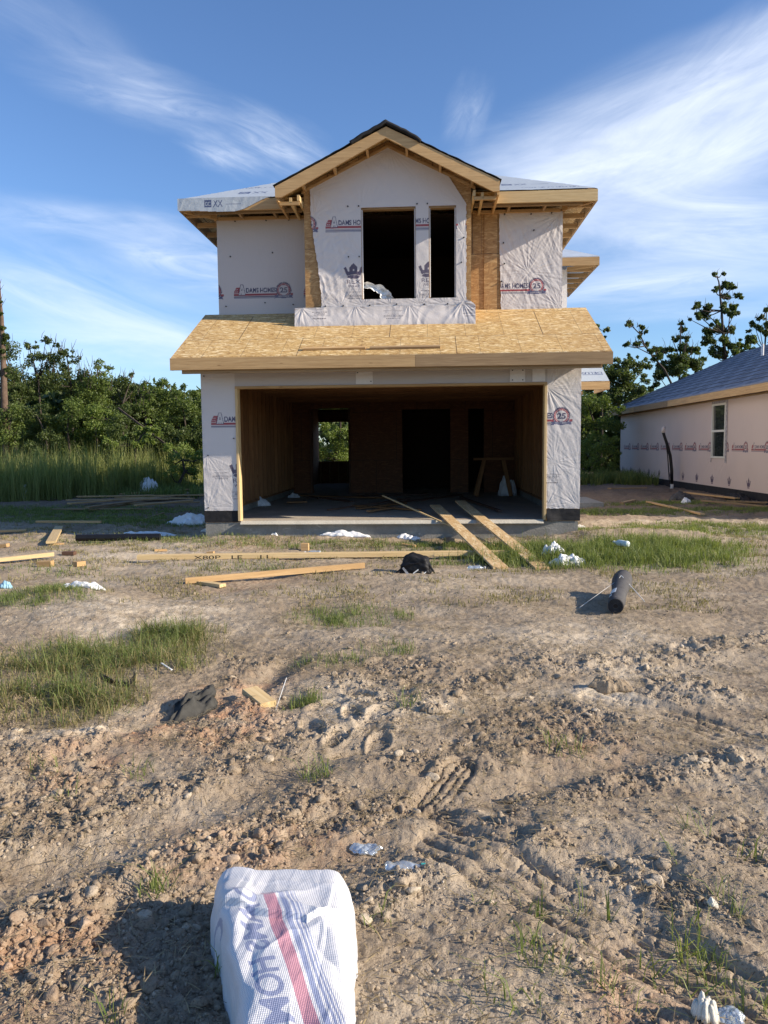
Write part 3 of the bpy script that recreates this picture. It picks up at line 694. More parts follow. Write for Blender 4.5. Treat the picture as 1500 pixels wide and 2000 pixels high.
def ink(U, V, stamps, mix_=.88):
    out = np.ones(U.shape+(3,))
    for r_, u0, v0, k in stamps:
        i = ((U-u0)/k*r_.p).astype(int); j = ((V-v0)/k*r_.p).astype(int)
        m = (i >= 0) & (i < r_.nx) & (j >= 0) & (j < r_.ny)
        ii, jj = np.clip(i, 0, r_.nx-1), np.clip(j, 0, r_.ny-1)
        m &= r_.k[jj, ii] > 0; out[m] = 1-mix_+mix_*r_.a[jj[m], ii[m]]
    return out
def folds(U, V, pts, amp=.012, k=14, Rr=.5, s=0):
    d = 0
    for i, (a, b, w_) in enumerate(pts):
        dx, dy = U-a, V-b; r_ = np.hypot(dx, dy)+1e-4; th = np.arctan2(dy, dx)
        n = pn(th*k/3+i*9.3, r_*1.5+s, s+i)+.5*pn(th*k/1.3+i*5.3, r_*3+s, s+i+40)
        d = d+w_*n*amp*np.exp(-r_/Rr)*np.clip(r_/.06, 0, 1)
    return d
def crinkle(U, V, amp, ang=0., s=0, stretch=4.):
    c, sn = math.cos(ang), math.sin(ang); a = U*c+V*sn; b = -U*sn+V*c
    b = b+.10*pn(a*2.1, b*2.1, s+7); n = pn(a*1.1, b*1.7*stretch, s)+.5*pn(a*3+3, b*3.6*stretch, s+1)+.3*pn(a*8, b*9*stretch*.5, s+2)
    return amp*(1-2*np.abs(n))
def sheet(name, parent, O, Ud, Vd, u0, u1, v0, v1, step, keep, disp, stamps, mat, ends=None, mix_=.93, warp=None, dsc=.36):
    nu, nv = max(2, int((u1-u0)/step)+1), max(2, int((v1-v0)/step)+1)
    U, V = np.meshgrid(np.linspace(u0, u1, nu), np.linspace(v0, v1, nv), indexing='ij')
    O, Ud, Vd = (np.array(q, float) for q in (O, Ud, Vd)); N = np.cross(Ud, Vd)
    D = disp(U, V)*dsc; Ui, Vi = U, V
    if warp: U, V = warp(U, V)
    P = O+U[..., None]*Ud+V[..., None]*Vd+D[..., None]*N
    col = np.concatenate((ink(Ui, Vi, stamps, mix_), np.ones(U.shape+(1,))), -1)
    K = keep(Ui, Vi) if keep else np.ones(U.shape, bool)
    i0 = (np.arange(nu-1)[:, None]*nv+np.arange(nv-1)[None, :])
    kf = K[:-1, :-1] & K[1:, :-1] & K[1:, 1:] & K[:-1, 1:]
    i0 = i0[kf]; Q = np.stack((i0, i0+nv, i0+nv+1, i0+1), 1)
    P = P.reshape(-1, 3); col = col.reshape(-1, 4); us = np.unique(Q); re_ = np.zeros(len(P), int); re_[us] = np.arange(len(us))
    me = mesh_np(name, P[us]-np.array(wm(parent).translation), re_[Q], np.full(len(Q), 4), mat, True, {'ink': ('FLOAT_COLOR', col[us])})
    o = bpy.data.objects.new(name, me); COL.objects.link(o); o.parent = parent
    return o
XU, ZU = (1, 0, 0), (0, 0, 1)          # cross = (0,-1,0): outward for a front wall
# ---------------------------------------------------------------- the house under construction
WRAPP = plain('house_wrap_plain', (.70, .68, .67), .6, .06, 14, .3)
def tyv(name, P0, P1, parent, mat=WRAPP): return MB().box(P0, P1).build(name, mat, parent)
HS = root('house_under_construction', (0, 0, 0), 'two-storey timber house under construction with an open garage and front gable', 'house')
def hb(name, a, b, mat): return MB().box(a, b).build(name, mat, HS)
XL_, XR_ = -3.03, 2.99
hb('foundation', (XL_-.0, .0, -.4), (XR_, 12.9, .255), CONC)
m = MB(); ys = [(-.02, .255), (-.02, .272), (-.012, .280)]
m.prism([(-2.44, y, z) for y, z in [(-.001, .222), (-.075, .222), (-.078, .232), (-.060, .243), (-.008, .279), (-.001, .281)]], (4.88, 0, 0)).build('slab_edge', LIPM, HS)
hb('floor_slab', (XL_+.1, .02, .2555), (XR_-.1, 12.8, .28), SLABM)
hb('stem_wall', (-2.9, .10, .28), (-2.83, 7.3, .40), CONC); hb('stem_wall', (2.80, .10, .28), (2.87, 7.3, .40), CONC)
# garage walls
hb('pier', (XL_, 0, .256), (-2.482, .10, 2.70), OSB_WALL); hb('pier', (2.482, 0, .256), (XR_, .10, 2.70), OSB_WALL)
hb('header', (-2.482, 0, 2.452), (2.482, .10, 2.70), OSB_WALL)
for s, x0, x1 in ((-1, XL_, XL_+.1), (1, XR_-.1, XR_)):
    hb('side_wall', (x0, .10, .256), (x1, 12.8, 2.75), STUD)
    a = (x0-.012, .0, .27) if s < 0 else (x1, .0, .27); b = (x0, 12.8, 2.75) if s < 0 else (x1+.012, 12.8, 2.75)
    hb('side_wrap', a, b, WRAPP)
for s in (-1, 1):                       # lining of the garage opening
    board('jamb', (s*2.462, .05, .281), (s*2.462, .05, 2.412), .17, .04, PINE_L, HS, (1, 0, 0), seed=3+s)
board('head_lining', (-2.482, .05, 2.432), (2.482, .05, 2.432), .17, .038, PINE, HS, (0, 0, 1))
for s in (-1, 1):
    for k in range(18):
        y = .20+k*.405
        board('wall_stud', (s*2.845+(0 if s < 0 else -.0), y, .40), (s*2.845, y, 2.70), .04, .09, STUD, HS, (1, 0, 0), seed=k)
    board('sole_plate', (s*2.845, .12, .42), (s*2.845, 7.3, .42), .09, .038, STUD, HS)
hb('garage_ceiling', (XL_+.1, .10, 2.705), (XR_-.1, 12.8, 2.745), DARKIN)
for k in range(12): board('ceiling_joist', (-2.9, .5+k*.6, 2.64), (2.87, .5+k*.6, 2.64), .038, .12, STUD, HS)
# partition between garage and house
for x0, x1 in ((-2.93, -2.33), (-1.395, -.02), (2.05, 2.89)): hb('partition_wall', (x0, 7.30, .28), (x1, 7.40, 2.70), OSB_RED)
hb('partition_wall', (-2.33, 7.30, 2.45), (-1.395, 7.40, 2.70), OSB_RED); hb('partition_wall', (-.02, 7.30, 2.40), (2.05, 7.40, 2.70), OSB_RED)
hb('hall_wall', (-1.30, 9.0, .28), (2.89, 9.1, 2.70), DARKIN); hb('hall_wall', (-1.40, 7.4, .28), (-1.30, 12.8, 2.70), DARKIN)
hb('post', (1.20, 7.31, .28), (1.66, 7.39, 2.398), OSB_RED)
for x in (-2.36, -1.37): board('door_stud', (x, 7.25, .29), (x, 7.25, 2.44), .038, .09, DARKW, HS, (0, 1, 0))
WX0, WX1, WZ0, WZ1 = -2.97, -1.96, .97, 2.28
for a, b in (((XL_, WZ0-.7), (WX0, 2.7)), ((WX1, .28), (XR_, 2.7)), ((WX0, .28), (WX1, WZ0)), ((WX0, WZ1), (WX1, 2.7))):
    hb('rear_wall', (a[0], 12.8, a[1]), (b[0], 12.9, b[1]), OSB_RED)
board('window_sill', (WX0, 12.76, WZ0+.015), (WX1, 12.76, WZ0+.015), .09, .03, PINE_O, HS)
for k in range(4): board('cripple_stud', (WX0+.1+k*.29, 12.77, .29), (WX0+.1+k*.29, 12.77, WZ0-.01), .038, .05, PINE_O, HS, (0, 1, 0))
# upper storey
WL, WR = -3.07, 2.93
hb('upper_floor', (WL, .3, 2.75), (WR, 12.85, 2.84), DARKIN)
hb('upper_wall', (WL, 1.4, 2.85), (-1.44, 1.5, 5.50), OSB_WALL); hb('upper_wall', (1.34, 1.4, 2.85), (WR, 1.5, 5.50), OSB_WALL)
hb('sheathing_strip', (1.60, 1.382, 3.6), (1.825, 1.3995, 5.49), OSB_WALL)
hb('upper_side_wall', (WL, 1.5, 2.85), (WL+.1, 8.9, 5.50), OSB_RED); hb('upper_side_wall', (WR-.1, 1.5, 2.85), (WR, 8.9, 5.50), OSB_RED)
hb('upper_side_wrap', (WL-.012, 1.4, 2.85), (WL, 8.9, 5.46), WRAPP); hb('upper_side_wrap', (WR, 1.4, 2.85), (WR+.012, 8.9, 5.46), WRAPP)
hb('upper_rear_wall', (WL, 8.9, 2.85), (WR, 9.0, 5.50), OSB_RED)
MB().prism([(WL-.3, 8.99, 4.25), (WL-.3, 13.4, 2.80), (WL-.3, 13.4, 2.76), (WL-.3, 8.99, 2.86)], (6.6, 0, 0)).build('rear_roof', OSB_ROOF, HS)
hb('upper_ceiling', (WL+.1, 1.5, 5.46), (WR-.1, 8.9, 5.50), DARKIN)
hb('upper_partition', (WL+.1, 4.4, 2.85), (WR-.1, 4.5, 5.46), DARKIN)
# front gable bay
BX0, BX1, BY = -1.44, 1.34, .8
w1, w2, w3, w4, wz0, wz1 = -.48, .42, .65, 1.09, 3.93, 5.42
hb('bay_wall', (BX0, BY, 3.35), (BX1, .9, wz0), OSB_WALL); hb('bay_wall', (BX0, BY, wz0), (w1, .9, wz1), OSB_WALL)
hb('bay_wall', (w2, BY, wz0), (w3, .9, wz1), OSB_WALL); hb('bay_wall', (w4, BY, wz0), (BX1, .9, wz1), OSB_WALL)
GX, GZ0, GZ1, GH = -.03, 5.645, 6.515, 1.79     # ridge x, eave top, ridge top, half width
gs = (GZ1-GZ0)/GH
top = lambda x, o=0.: GZ1-gs*abs(x-GX)-o
MB().prism([(BX0, BY, wz1), (BX1, BY, wz1), (BX1, BY, top(BX1, .03)), (GX, BY, top(GX, .03)), (BX0, BY, top(BX0, .03))], (0, .1, 0)).build('bay_gable', OSB_WALL, HS)
hb('bay_side_wall', (BX0, .9, 3.4), (BX0+.1, 1.4, 5.6), OSB_WALL); hb('bay_side_wall', (BX1-.1, .9, 3.4), (BX1, 1.4, 5.6), OSB_WALL)
for x in (w1+.01, w2-.01, w3+.01, w4-.01): board('window_jamb', (x, .86, wz0+.02), (x, .86, wz1-.02), .10, .018, WRAPP, HS, (1, 0, 0))
for a, b in ((w1, w2), (w3, w4)): board('window_head', (a, .86, wz1-.012), (b, .86, wz1-.012), .12, .022, PINE_O, HS)
# garage roof
gt = lambda y: 2.86+.5*(y+.55)
MB().prism([(-3.335, -.55, gt(-.55)-.018), (-3.335, 1.398, gt(1.398)-.018), (-3.335, 1.398, gt(1.398)), (-3.335, -.55, gt(-.55))], (6.69, 0, 0)).build('garage_roof_deck', OSB_ROOF, HS)
m = MB(); m.prism([(-3.06, 1.20, gt(1.2)+.002), (-2.5, 1.2, gt(1.2)+.002), (-2.45, 1.398, gt(1.4)+.03), (-3.0, 1.398, gt(1.4)+.02)], (0, .001, .012))
board('fascia', (-3.34, -.571, 2.755), (.42, -.571, 2.755), .038, .185, PINE, HS, seed=1); board('fascia', (.423, -.571, 2.752), (3.36, -.571, 2.752), .038, .185, PINE_O, HS, seed=2)
board('sub_fascia', (-3.18, -.50, 2.64), (3.22, -.50, 2.64), .04, .055, PINE_O, HS)
for s, x in ((-1, -3.322), (1, 3.342)): board('rake_board', (x, -.55, gt(-.55)-.115), (x, 1.39, gt(1.39)-.115), .025, .18, PINE_O, HS, (0, -.45, .9))
for k in range(12): board('rafter_tail', (-3.2+k*.585, -.54, 2.745), (-3.2+k*.585, -.0, gt(0)-.10), .038, .12, PINE_O, HS)
# main hip roof
EX0, EX1, EY0, EY1, EZ = -3.58, 3.42, .88, 9.5, 5.665
hw = (EX1-EX0)/2; rx = (EX0+EX1)/2; rz = EZ+.5*hw
A_, B_, C_, D_ = (EX0, EY0), (EX1, EY0), (EX1, EY1), (EX0, EY1)
def hip(o, a=0.): return [(EX0-a, EY0-a, EZ+o), (EX1+a, EY0-a, EZ+o), (EX1+a, EY1+a, EZ+o), (EX0-a, EY1+a, EZ+o), (rx, EY0+hw, rz+o), (rx, EY1-hw, rz+o)]
def hipm(o0, o1, a, name, mat):
    v = hip(o1, a)+hip(o0, a)
    f = [(0, 1, 4), (1, 2, 5, 4), (2, 3, 5), (3, 0, 4, 5)]; f2 = [tuple(i+6 for i in q)[::-1] for q in f]
    MB().add(v, f+f2+[(0, 6, 7, 1), (1, 7, 8, 2), (2, 8, 9, 3), (3, 9, 6, 0)]).build(name, mat, HS)
hipm(-.03, -.012, 0, 'main_roof_deck', OSB_ROOF)
MB().add([hip(.0)[i] for i in (1, 2, 3, 0, 4, 5)]+[hip(-.010)[i] for i in (1, 2, 3, 0, 4, 5)], [(0, 1, 5, 4), (1, 2, 5), (2, 3, 4, 5), (6, 10, 11, 7), (7, 11, 8), (8, 11, 10, 9)]).build('roof_underlayment', plain('underlayment_plain', (.42, .48, .56), .6, .12, 4, .2), HS)
LO = Ras(.9, .22)
LO.rect(.0, .02, .16, .18, BL); LO.text('OC', .02, .055, .09, WH, .02, width=.12); LO.text('XX', .20, .03, .15, BL, .01, width=.22); LO.rect(.5, .08, .84, .085, BL); LO.rect(.5, .11, .80, .115, BL)
LO2 = Ras(1.1, .12); LO2.text('OWENS CORNING', 0, .015, .08, BL, .01, width=1.05)
sl5 = math.sqrt(1.25)
def slope_keep(U, V): return (V < (hw-np.abs(U-rx))*sl5+.01)
sheet('roof_underlayment', HS, (0, EY0-.004, EZ+.002), (1, 0, 0), (0, 2/math.sqrt(5), 1/math.sqrt(5)), EX0, EX1, 0, hw*sl5, .02, slope_keep,
      lambda U, V: .012+crinkle(U, V, .012, .3, 5, 3)*.5+.02*np.abs(pn(U*.9, V*.6, 9)),
      [(LO, -2.65, .35, 1.2), (LO2, -2.7, .95, 1.), (LO, 1.9, .45, 1.), (LO2, 2.2, .15, .9), (LO2, -3.0, 1.6, .9), (LO, -1.9, 1.5, 1.)], SYN)
zlow = lambda x: 5.452+.02*np.sin(x*3)+.21*sm(-2.75, -1.95, x)**1.3
sheet('draped_underlayment', HS, (0, .852, 0), XU, ZU, -3.60, -1.93, 5.40, 5.675, .008, lambda U, V: V > zlow(U),
      lambda U, V: .012+crinkle(U, V, .010, 1.1, 12, 2)+.03*sm(5.66, 5.45, V)*np.abs(pn(U*2.2, V, 4)), [(LO, -3.14, 5.50, .75)], SYN)
board('fascia', (-3.58, .882, 5.555), (-1.80, .882, 5.555), .038, .185, PINE, HS, seed=5); board('fascia', (1.76, .882, 5.555), (3.42, .882, 5.555), .038, .185, PINE_L, HS, seed=6)
for s, x in ((-1, -3.562), (1, 3.402)):
    board('side_fascia', (x, .90, 5.555), (x, 9.48, 5.555), .038, .185, PINE_O, HS)
    wx = WL if s < 0 else WR
    board('soffit_ledger', (wx+s*.03, 1.35, 5.475), (wx+s*.03, 9.3, 5.475), .04, .06, PINE, HS)
    for k in range(13):
        board('lookout', (wx+s*.05, 1.15+k*.62, 5.485), (x-s*.02, 1.15+k*.62, 5.485), .04, .085, PINE, HS, seed=k)
    board('corner_lookout', (wx, 1.36, 5.50), (x-s*.04, .93, 5.50), .04, .09, PINE, HS)
for a, b in ((-3.05, -1.5), (1.4, 2.9)): 
    board('soffit_ledger', (a, 1.372, 5.475), (b, 1.372, 5.475), .04, .055, PINE, HS); board('sub_fascia', (a-.3 if a < 0 else a, .99, 5.475), (b if a < 0 else b+.3, .99, 5.475), .04, .07, PINE_O, HS)
for x in (-2.6, -2.0, 2.0, 2.6): board('lookout', (x, 1.0, 5.485), (x, 1.36, 5.485), .04, .07, PINE_O, HS)
# front gable roof
y0, y1 = .30, 3.4
for s in (-1, 1):
    MB().prism([(GX, y0, top(GX)), (GX+s*GH, y0, GZ0), (GX+s*GH, y0, GZ0-.018), (GX, y0, top(GX)-.018)], (0, y1-y0, 0)).build('gable_roof_deck', OSB_ROOF, HS)
    U_, V_ = np.meshgrid(np.linspace(0, 1, 60), np.linspace(y0-.05, y1, 60), indexing='ij')
    Xf = GX+s*U_*(GH+.03); Zf = top(Xf)+.012+.018*np.abs(pn(Xf*5, V_*5, 21))+.012*sm(.6, 0, U_)*(1-sm(.4, 1.4, V_))
    k = (np.arange(59)[:, None]*60+np.arange(59)[None, :]).ravel(); Q = np.stack((k, k+60, k+61, k+1), 1)
    me = mesh_np('roof_felt', np.stack((Xf, V_, Zf), -1).reshape(-1, 3), Q, np.full(len(Q), 4), BLACKF, True); o = link('roof_felt', me, HS)
    mm = o.modifiers.new('thick', 'SOLIDIFY'); mm.thickness = .008
    # rake fascia, plumb cut at both ends
    d = .17; x1 = GX+s*(GH+.0)
    MB().prism([(GX, y0, top(GX, .012)), (x1, y0, GZ0-.012), (x1, y0, GZ0-.012-d*.98), (GX+s*(GH-.10), y0, GZ0-.012-d), (GX, y0, top(GX, .012+d))], (0, -.038, 0)).build('rake_fascia', PINE, HS)
    MB().prism([(GX, y0, top(GX, .05)), (x1-s*.06, y0, GZ0-.05), (x1-s*.06, y0, GZ0-.165), (GX, y0, top(GX, .165))], (0, .036, 0)).build('inner_rake', PINE_O, HS)
    MB().prism([(GX, .762, top(GX, .10)), (GX+s*(GH-.35), .762, top(GX+s*(GH-.35), .10)), (GX+s*(GH-.35), .762, top(GX+s*(GH-.35), .145)), (GX, .762, top(GX, .145))], (0, .036, 0)).build('soffit_nailer', PINE, HS)
    for q in (.32, .86, 1.38):
        x = GX+s*q; z = top(x, .10); board('lookout', (x, y0+.04, z), (x, .76, z), .04, .10, PINE, HS, (-s*gs*0, 0, 1))
    board('gable_side_fascia', (x1-s*.018, y0+.02, GZ0-.12), (x1-s*.018, 1.36, GZ0-.12), .036, .19, PINE, HS)
    bx = BX0 if s < 0 else BX1
    for q, z in ((.16, 5.46), (.03, 5.50)): board('box_lookout', (bx+s*q, .42, z), (bx+s*q, 1.36, z), .042, .09, PINE_L, HS)
    board('box_return', (bx+s*.02, .44, 5.415), (x1-s*.04, .44, 5.415), .04, .055, PINE, HS)
# felt lapped over the ridge
U_, V_ = np.meshgrid(np.linspace(-.58, .56, 70), np.linspace(y0-.08, 1.6, 40), indexing='ij')
Zf = top(GX+U_)+.045+.035*np.clip(1-np.abs(U_)/.6, 0, 1)**.5+.012*pn(U_*9, V_*6, 31); Zf = Zf-.03*sm(.46, .58, np.abs(U_))*(U_ > 0)
k = (np.arange(69)[:, None]*40+np.arange(39)[None, :]).ravel(); Q = np.stack((k, k+40, k+41, k+1), 1)
o = link('ridge_felt', mesh_np('ridge_felt', np.stack((GX+U_, V_, Zf), -1).reshape(-1, 3), Q, np.full(len(Q), 4), BLACKF, True), HS)
mm = o.modifiers.new('thick', 'SOLIDIFY'); mm.thickness = .05
# rear right wing
hb('wing_wall', (XR_+.013, 6.0, .0), (3.86, 8.8, 5.50), WRAPP)
x0, x1, yy = XR_+.05, 4.48, 5.5
MB().prism([(x0, yy, 5.655), (x1, yy, 5.655), (x1-1.4, yy+1.4, 6.355), (x0, yy+1.4, 6.355)], (0, 0, .02)).add([(x1, yy, 5.656), (x1, 9.3, 5.656), (x1-1.4, 7.9, 6.356), (x1-1.4, yy+1.4, 6.356), (x1, yy, 5.676), (x1, 9.3, 5.676), (x1-1.4, 7.9, 6.376), (x1-1.4, yy+1.4, 6.376)], [(4, 5, 6, 7), (3, 2, 1, 0), (0, 1, 5, 4), (1, 2, 6, 5), (2, 3, 7, 6), (3, 0, 4, 7)]).build('wing_roof', bpy.data.materials['underlayment_plain'], HS)
board('wing_fascia', (WR+.02, yy, 5.56), (x1, yy, 5.56), .038, .18, PINE, HS); board('wing_fascia', (x1-.02, yy+.02, 5.56), (x1-.02, 9.2, 5.56), .038, .18, PINE_O, HS)
for k in range(5): board('lookout', (3.87, 6.05+k*.6, 5.50), (x1-.04, 6.05+k*.6, 5.50), .04, .09, PINE, HS)
board('lookout', (3.4, yy+.03, 5.49), (3.4, 6.0, 5.49), .04, .07, PINE, HS); board('corner_lookout', (3.86, 5.99, 5.50), (x1-.05, yy+.05, 5.50), .04, .09, PINE, HS)
LD = Ras(.75, .22); LD.text('DELUXE', .0, .02, .12, BL, .02, width=.62); LD.rect(0, .17, .5, .2, BL); LD.a = LD.a[::-1, ::-1]; LD.k = LD.k[::-1, ::-1]
MB().prism([(XR_+.013, 5.02, 2.855), (4.62, 5.02, 2.855), (4.62, 5.98, 3.335), (XR_+.013, 5.98, 3.335)], (0, 0, -.02)).build('porch_roof_deck', OSB_ROOF, HS)
sheet('porch_underlayment', HS, (0, 5.015, 2.858), (1, 0, 0), (0, 2/math.sqrt(5), 1/math.sqrt(5)), XR_+.02, 4.63, 0, 1.08, .01, None, lambda U, V: .008+crinkle(U, V, .006, .2, 65, 3), [(LD, 3.85, .35, .95)], SYN)
board('porch_fascia', (XR_+.013, 5.0, 2.76), (4.63, 5.0, 2.76), .038, .17, PINE, HS); board('porch_fascia', (4.61, 5.02, 2.76), (4.61, 6.4, 2.76), .038, .17, PINE_O, HS)
board('porch_beam', (XR_+.013, 5.3, 2.62), (4.1, 5.3, 2.62), .08, .10, PINE_O, HS)
# ---- house wrap, printed and stapled
jit = lambda a, s, f=9: .010*pn(a*f, a*0+s, s)
sheet('upper_wrap', HS, (0, 1.385, 0), XU, ZU, WL-.012, -1.43, 3.70, 5.46, .009, None, lambda U, V: .004+crinkle(U, V, .0022, 1.5, 3)+.003*pn(U*2, V*2, 4)+.0022*np.exp(-((V-4.62)/.01)**2)+.002*np.exp(-((U+1.85)/.01)**2),
      [(LA, -2.82, 4.05, 1.), (LA, -1.575, 4.05, 1.), (LA, -4.065, 4.05, 1.)], WRAP_S)
pk = [(2.9, 5.42, 1.3), (1.9, 3.85, .8), (2.9, 3.85, .7), (1.9, 5.4, .5), (2.35, 4.45, .9)]
sheet('upper_wrap', HS, (0, 1.385, 0), XU, ZU, 1.84, WR+.012, 3.74, 5.46, .008, lambda U, V: (U > 1.855+jit(V, 5)+.03*sm(5.2, 4, V)) & (V > 3.80+jit(U, 6)),
      lambda U, V: .016+folds(U, V, pk, .016, 22, .9, 3)+crinkle(U, V, .0085, R(125), 33, 5)+crinkle(U, V, .004, R(60), 43, 3), [(LA, 1.60, 4.03, 1.)], WRAP)
lx = lambda z: np.interp(z, [3.7, 3.95, 4.5, 5.08, 5.4, 5.7, 6.5], [-1.165, -1.17, -1.22, -1.31, -1.335, -1.33, -1.33])
def gk(U, V):
    k = (U > lx(V)+jit(V, 1)*1.5) & (V < GZ1-.10-gs*np.abs(U-GX)) & (U < 1.265+jit(V, 2))
    k &= ~((V > 5.45) & (U > 1.265-(V-5.45)*.66))
    k &= ~((U > w1) & (U < w2) & (V > wz0) & (V < wz1)) & ~((U > w3) & (U < w4) & (V > wz0) & (V < wz1))
    return k
pk = [(w1, wz1, .7), (w1, 4.62, .9), (-1.28, 5.3, 1.2), (-1.2, 3.8, .7), (-.85, 3.82, .6), (-.45, 3.82, .8), (0, 3.82, .8), (.5, 3.82, .8), (.9, 3.82, .7), (1.25, 3.85, .7), (1.24, 4.9, .6), (1.2, 5.4, .6), (-1.3, 5.7, 1.), (w2, wz0, .4), (0, 6.35, .9)]
def gd(U, V):
    loose = sm(-.45, -.7, U)*sm(5.6, 4.9, V)*sm(3.75, 4.1, V)
    return .016+folds(U, V, pk, .011, 20, .35, 7)+crinkle(U, V, .006, R(110), 53, 3)*(.5+loose)+crinkle(U, V, .0045, R(35), 63, 4)*(.3+loose)+.012*loose*fbm(U*3.2, V*3.2, 3, 70)+.02*sm(lx(V).min(), 0, U)*0
sheet('gable_wrap', HS, (0, BY-.015, 0), XU, ZU, -1.36, 1.28, 3.78, 6.45, .0075, gk, gd, [(LA, -1.09, 5.0, .98), (LA, .07, 5.0, .98), (LA, -2.25, 5.0, .98), (LA, 1.24, 5.0, .98), (LR, -.83, 3.93, .92), (LR, .42, 3.93, .92)], WRAP, dsc=.62)
LT = Ras(.46, .20); LT.a = LR.a[:LT.ny, :LT.nx]; LT.k = LR.k[:LT.ny, :LT.nx]
ab = lambda x: 3.465+.012*np.sin(x*6)+.010*pn(x*14, x*0, 3)
def ad(U, V):
    q = sm(3.80, 3.5, V); return .03+.07*q+crinkle(U, V, .010, R(80), 73, 2)+folds(U, V, [(-1.5, 3.8, 1), (-.6, 3.84, .6), (.3, 3.84, .6), (1.2, 3.86, 1.6)], .018, 12, .3, 8)+.03*sm(1.0, 1.4, U)
sheet('wrap_apron', HS, (0, BY-.02, 0), XU, ZU, -1.62, 1.41, 3.44, 3.92, .0075, lambda U, V: (V > ab(U)) & (V < np.where(U > 1.12, 3.80+.09*np.sin(np.clip((U-1.12)/.29, 0, 1)*3.14), 3.81)+jit(U, 3)*.6) & ~((U < -1.2) & (V > 3.82)),
      ad, [(LT, -1.42, 3.60, .95), (LT, -.18, 3.58, .95), (LT, 1.14, 3.60, .9)], WRAP, dsc=.6)
# curled flap in the larger window
a_, r_ = np.meshgrid(np.linspace(0, 1.45, 30), np.linspace(0, 1, 14), indexing='ij')
fx = w1+.02+np.sin(a_)*(.30+.20*r_)*1.0; fz = wz0+np.cos(a_)*(.20+.11*r_); fy = .86+.14*np.sin(r_*2.6)+.05*pn(a_*4, r_*3, 7)+.02*pn(a_*11, r_*6, 8); fx = fx+.02*pn(a_*5, r_*3, 9); fz = fz+.025*pn(a_*4+5, r_*2, 10)*np.clip(a_*3, 0, 1)
k = (np.arange(29)[:, None]*14+np.arange(13)[None, :]).ravel(); Q = np.stack((k, k+14, k+15, k+1), 1)
link('loose_wrap_flap', mesh_np('flap', np.stack((fx, fy, fz), -1).reshape(-1, 3), Q, np.full(len(Q), 4), plain('wrap_back', (.80, .80, .78), .5, .04), True), HS)
# piers and header
pk = [(-2.98, .5, 1.), (-2.5, .5, .8), (-2.98, 1.35, .9), (-2.75, 1.1, .7), (-2.98, 2.6, .3)]
sheet('pier_wrap', HS, (0, -.014, 0), XU, ZU, -3.045, -2.484, .435, 2.69, .007, lambda U, V: (U > -3.035+jit(V, 4)) & (V > .445+jit(U, 7)*.5),
      lambda U, V: .006+folds(U, V, pk, .010, 16, .35, 17)*sm(1.6, 1.2, V)+crinkle(U, V, .006, R(120), 83, 3)*sm(1.5, 1.1, V)+.0015*crinkle(U, V, 1., 1.5, 84),
      [(LA, -2.90, 1.74, 1.), (LT, -2.95, .95, .9), (LR, -2.66, .62, 1.)], WRAP)
pk = [(2.50, 2.36, 1.6), (2.5, .5, .8), (2.98, .5, 1.), (2.6, 1.2, .7), (2.98, 2.6, .4), (2.98, 1.1, .6)]
sheet('pier_wrap', HS, (0, -.014, 0), XU, ZU, 2.484, 3.012, .435, 2.69, .007, lambda U, V: (V > .455+jit(U, 8)*.5),
      lambda U, V: .010+folds(U, V, pk, .013, 20, .55, 27)+crinkle(U, V, .0055, R(115), 93, 4), [(LA, 1.805, 1.735, 1.), (LT, 2.35, .85, .9)], WRAP)
sheet('header_wrap', HS, (0, -.014, 0), XU, ZU, -2.484, 2.484, 2.445, 2.69, .012, None, lambda U, V: .004+crinkle(U, V, .006, R(10), 94, 3), [], WRAP_S)
for x, wd in ((-.53, .27), (1.9, .24), (2.25, .2)): hb('wrap_patch', (x, -.030, 2.46), (x+wd, -.0255, 2.665), WRAPP)
for s, x0, x1 in ((-1, -3.042, -2.44), (1, 2.49, 3.02)):
    U_, V_ = np.meshgrid(np.linspace(x0, x1, 60), np.linspace(.262, .45, 16), indexing='ij')
    Yf = -.012-.006*np.abs(pn(U_*7, V_*9, 41))-(.05*sm(2.75, 2.5, U_)*sm(.44, .3, V_) if s > 0 else 0)
    k = (np.arange(59)[:, None]*16+np.arange(15)[None, :]).ravel(); Q = np.stack((k, k+16, k+17, k+1), 1)
    link('flashing', mesh_np('flashing', np.stack((U_, Yf, V_), -1).reshape(-1, 3), Q, np.full(len(Q), 4), BLACKF, True), HS)
# staples' caps along the wrap edges
m = MB(); caps = [(-1.1, 3.83), (-.8, 3.83), (-.35, 3.83), (.1, 3.84), (.56, 3.83), (.95, 3.83), (1.22, 3.86), (-.52, 5.45), (-.70, 5.45), (.45, 5.46), (.62, 5.46), (-.52, 4.63), (-.70, 4.63), (1.22, 4.9), (1.18, 4.5)]
for x, z in caps: m.tube([(x, BY-.045, z), (x, BY-.02, z)], .012, 6)
for x, z in [(2.4, 5.42), (1.95, 5.43), (2.75, 5.43), (1.93, 4.95), (1.95, 4.6), (2.45, 5.15), (1.9, 4.3)]: m.tube([(x, 1.345, z), (x, 1.375, z)], .012, 6)
for x, z in [(-2.75, 5.43), (-2.2, 5.43), (-1.8, 5.43), (-2.85, 4.83), (-2.1, 4.88), (-2.95, 3.97), (-2.25, 4.02), (-1.75, 3.98)]: m.tube([(x, 1.362, z), (x, 1.38, z)], .012, 6)
for x, z in [(-2.97, .5), (-2.95, 1.35), (-2.52, 1.62), (-2.98, 2.62), (-.5, 2.64), (-.29, 2.50), (1.94, 2.64), (2.1, 2.64), (1.94, 2.49), (2.1, 2.49)]: m.tube([(x, -.042, z), (x, -.02, z)], .010, 6)
o = m.build('wrap_nail_caps', BLACKP, HS); o['kind'] = 'stuff'

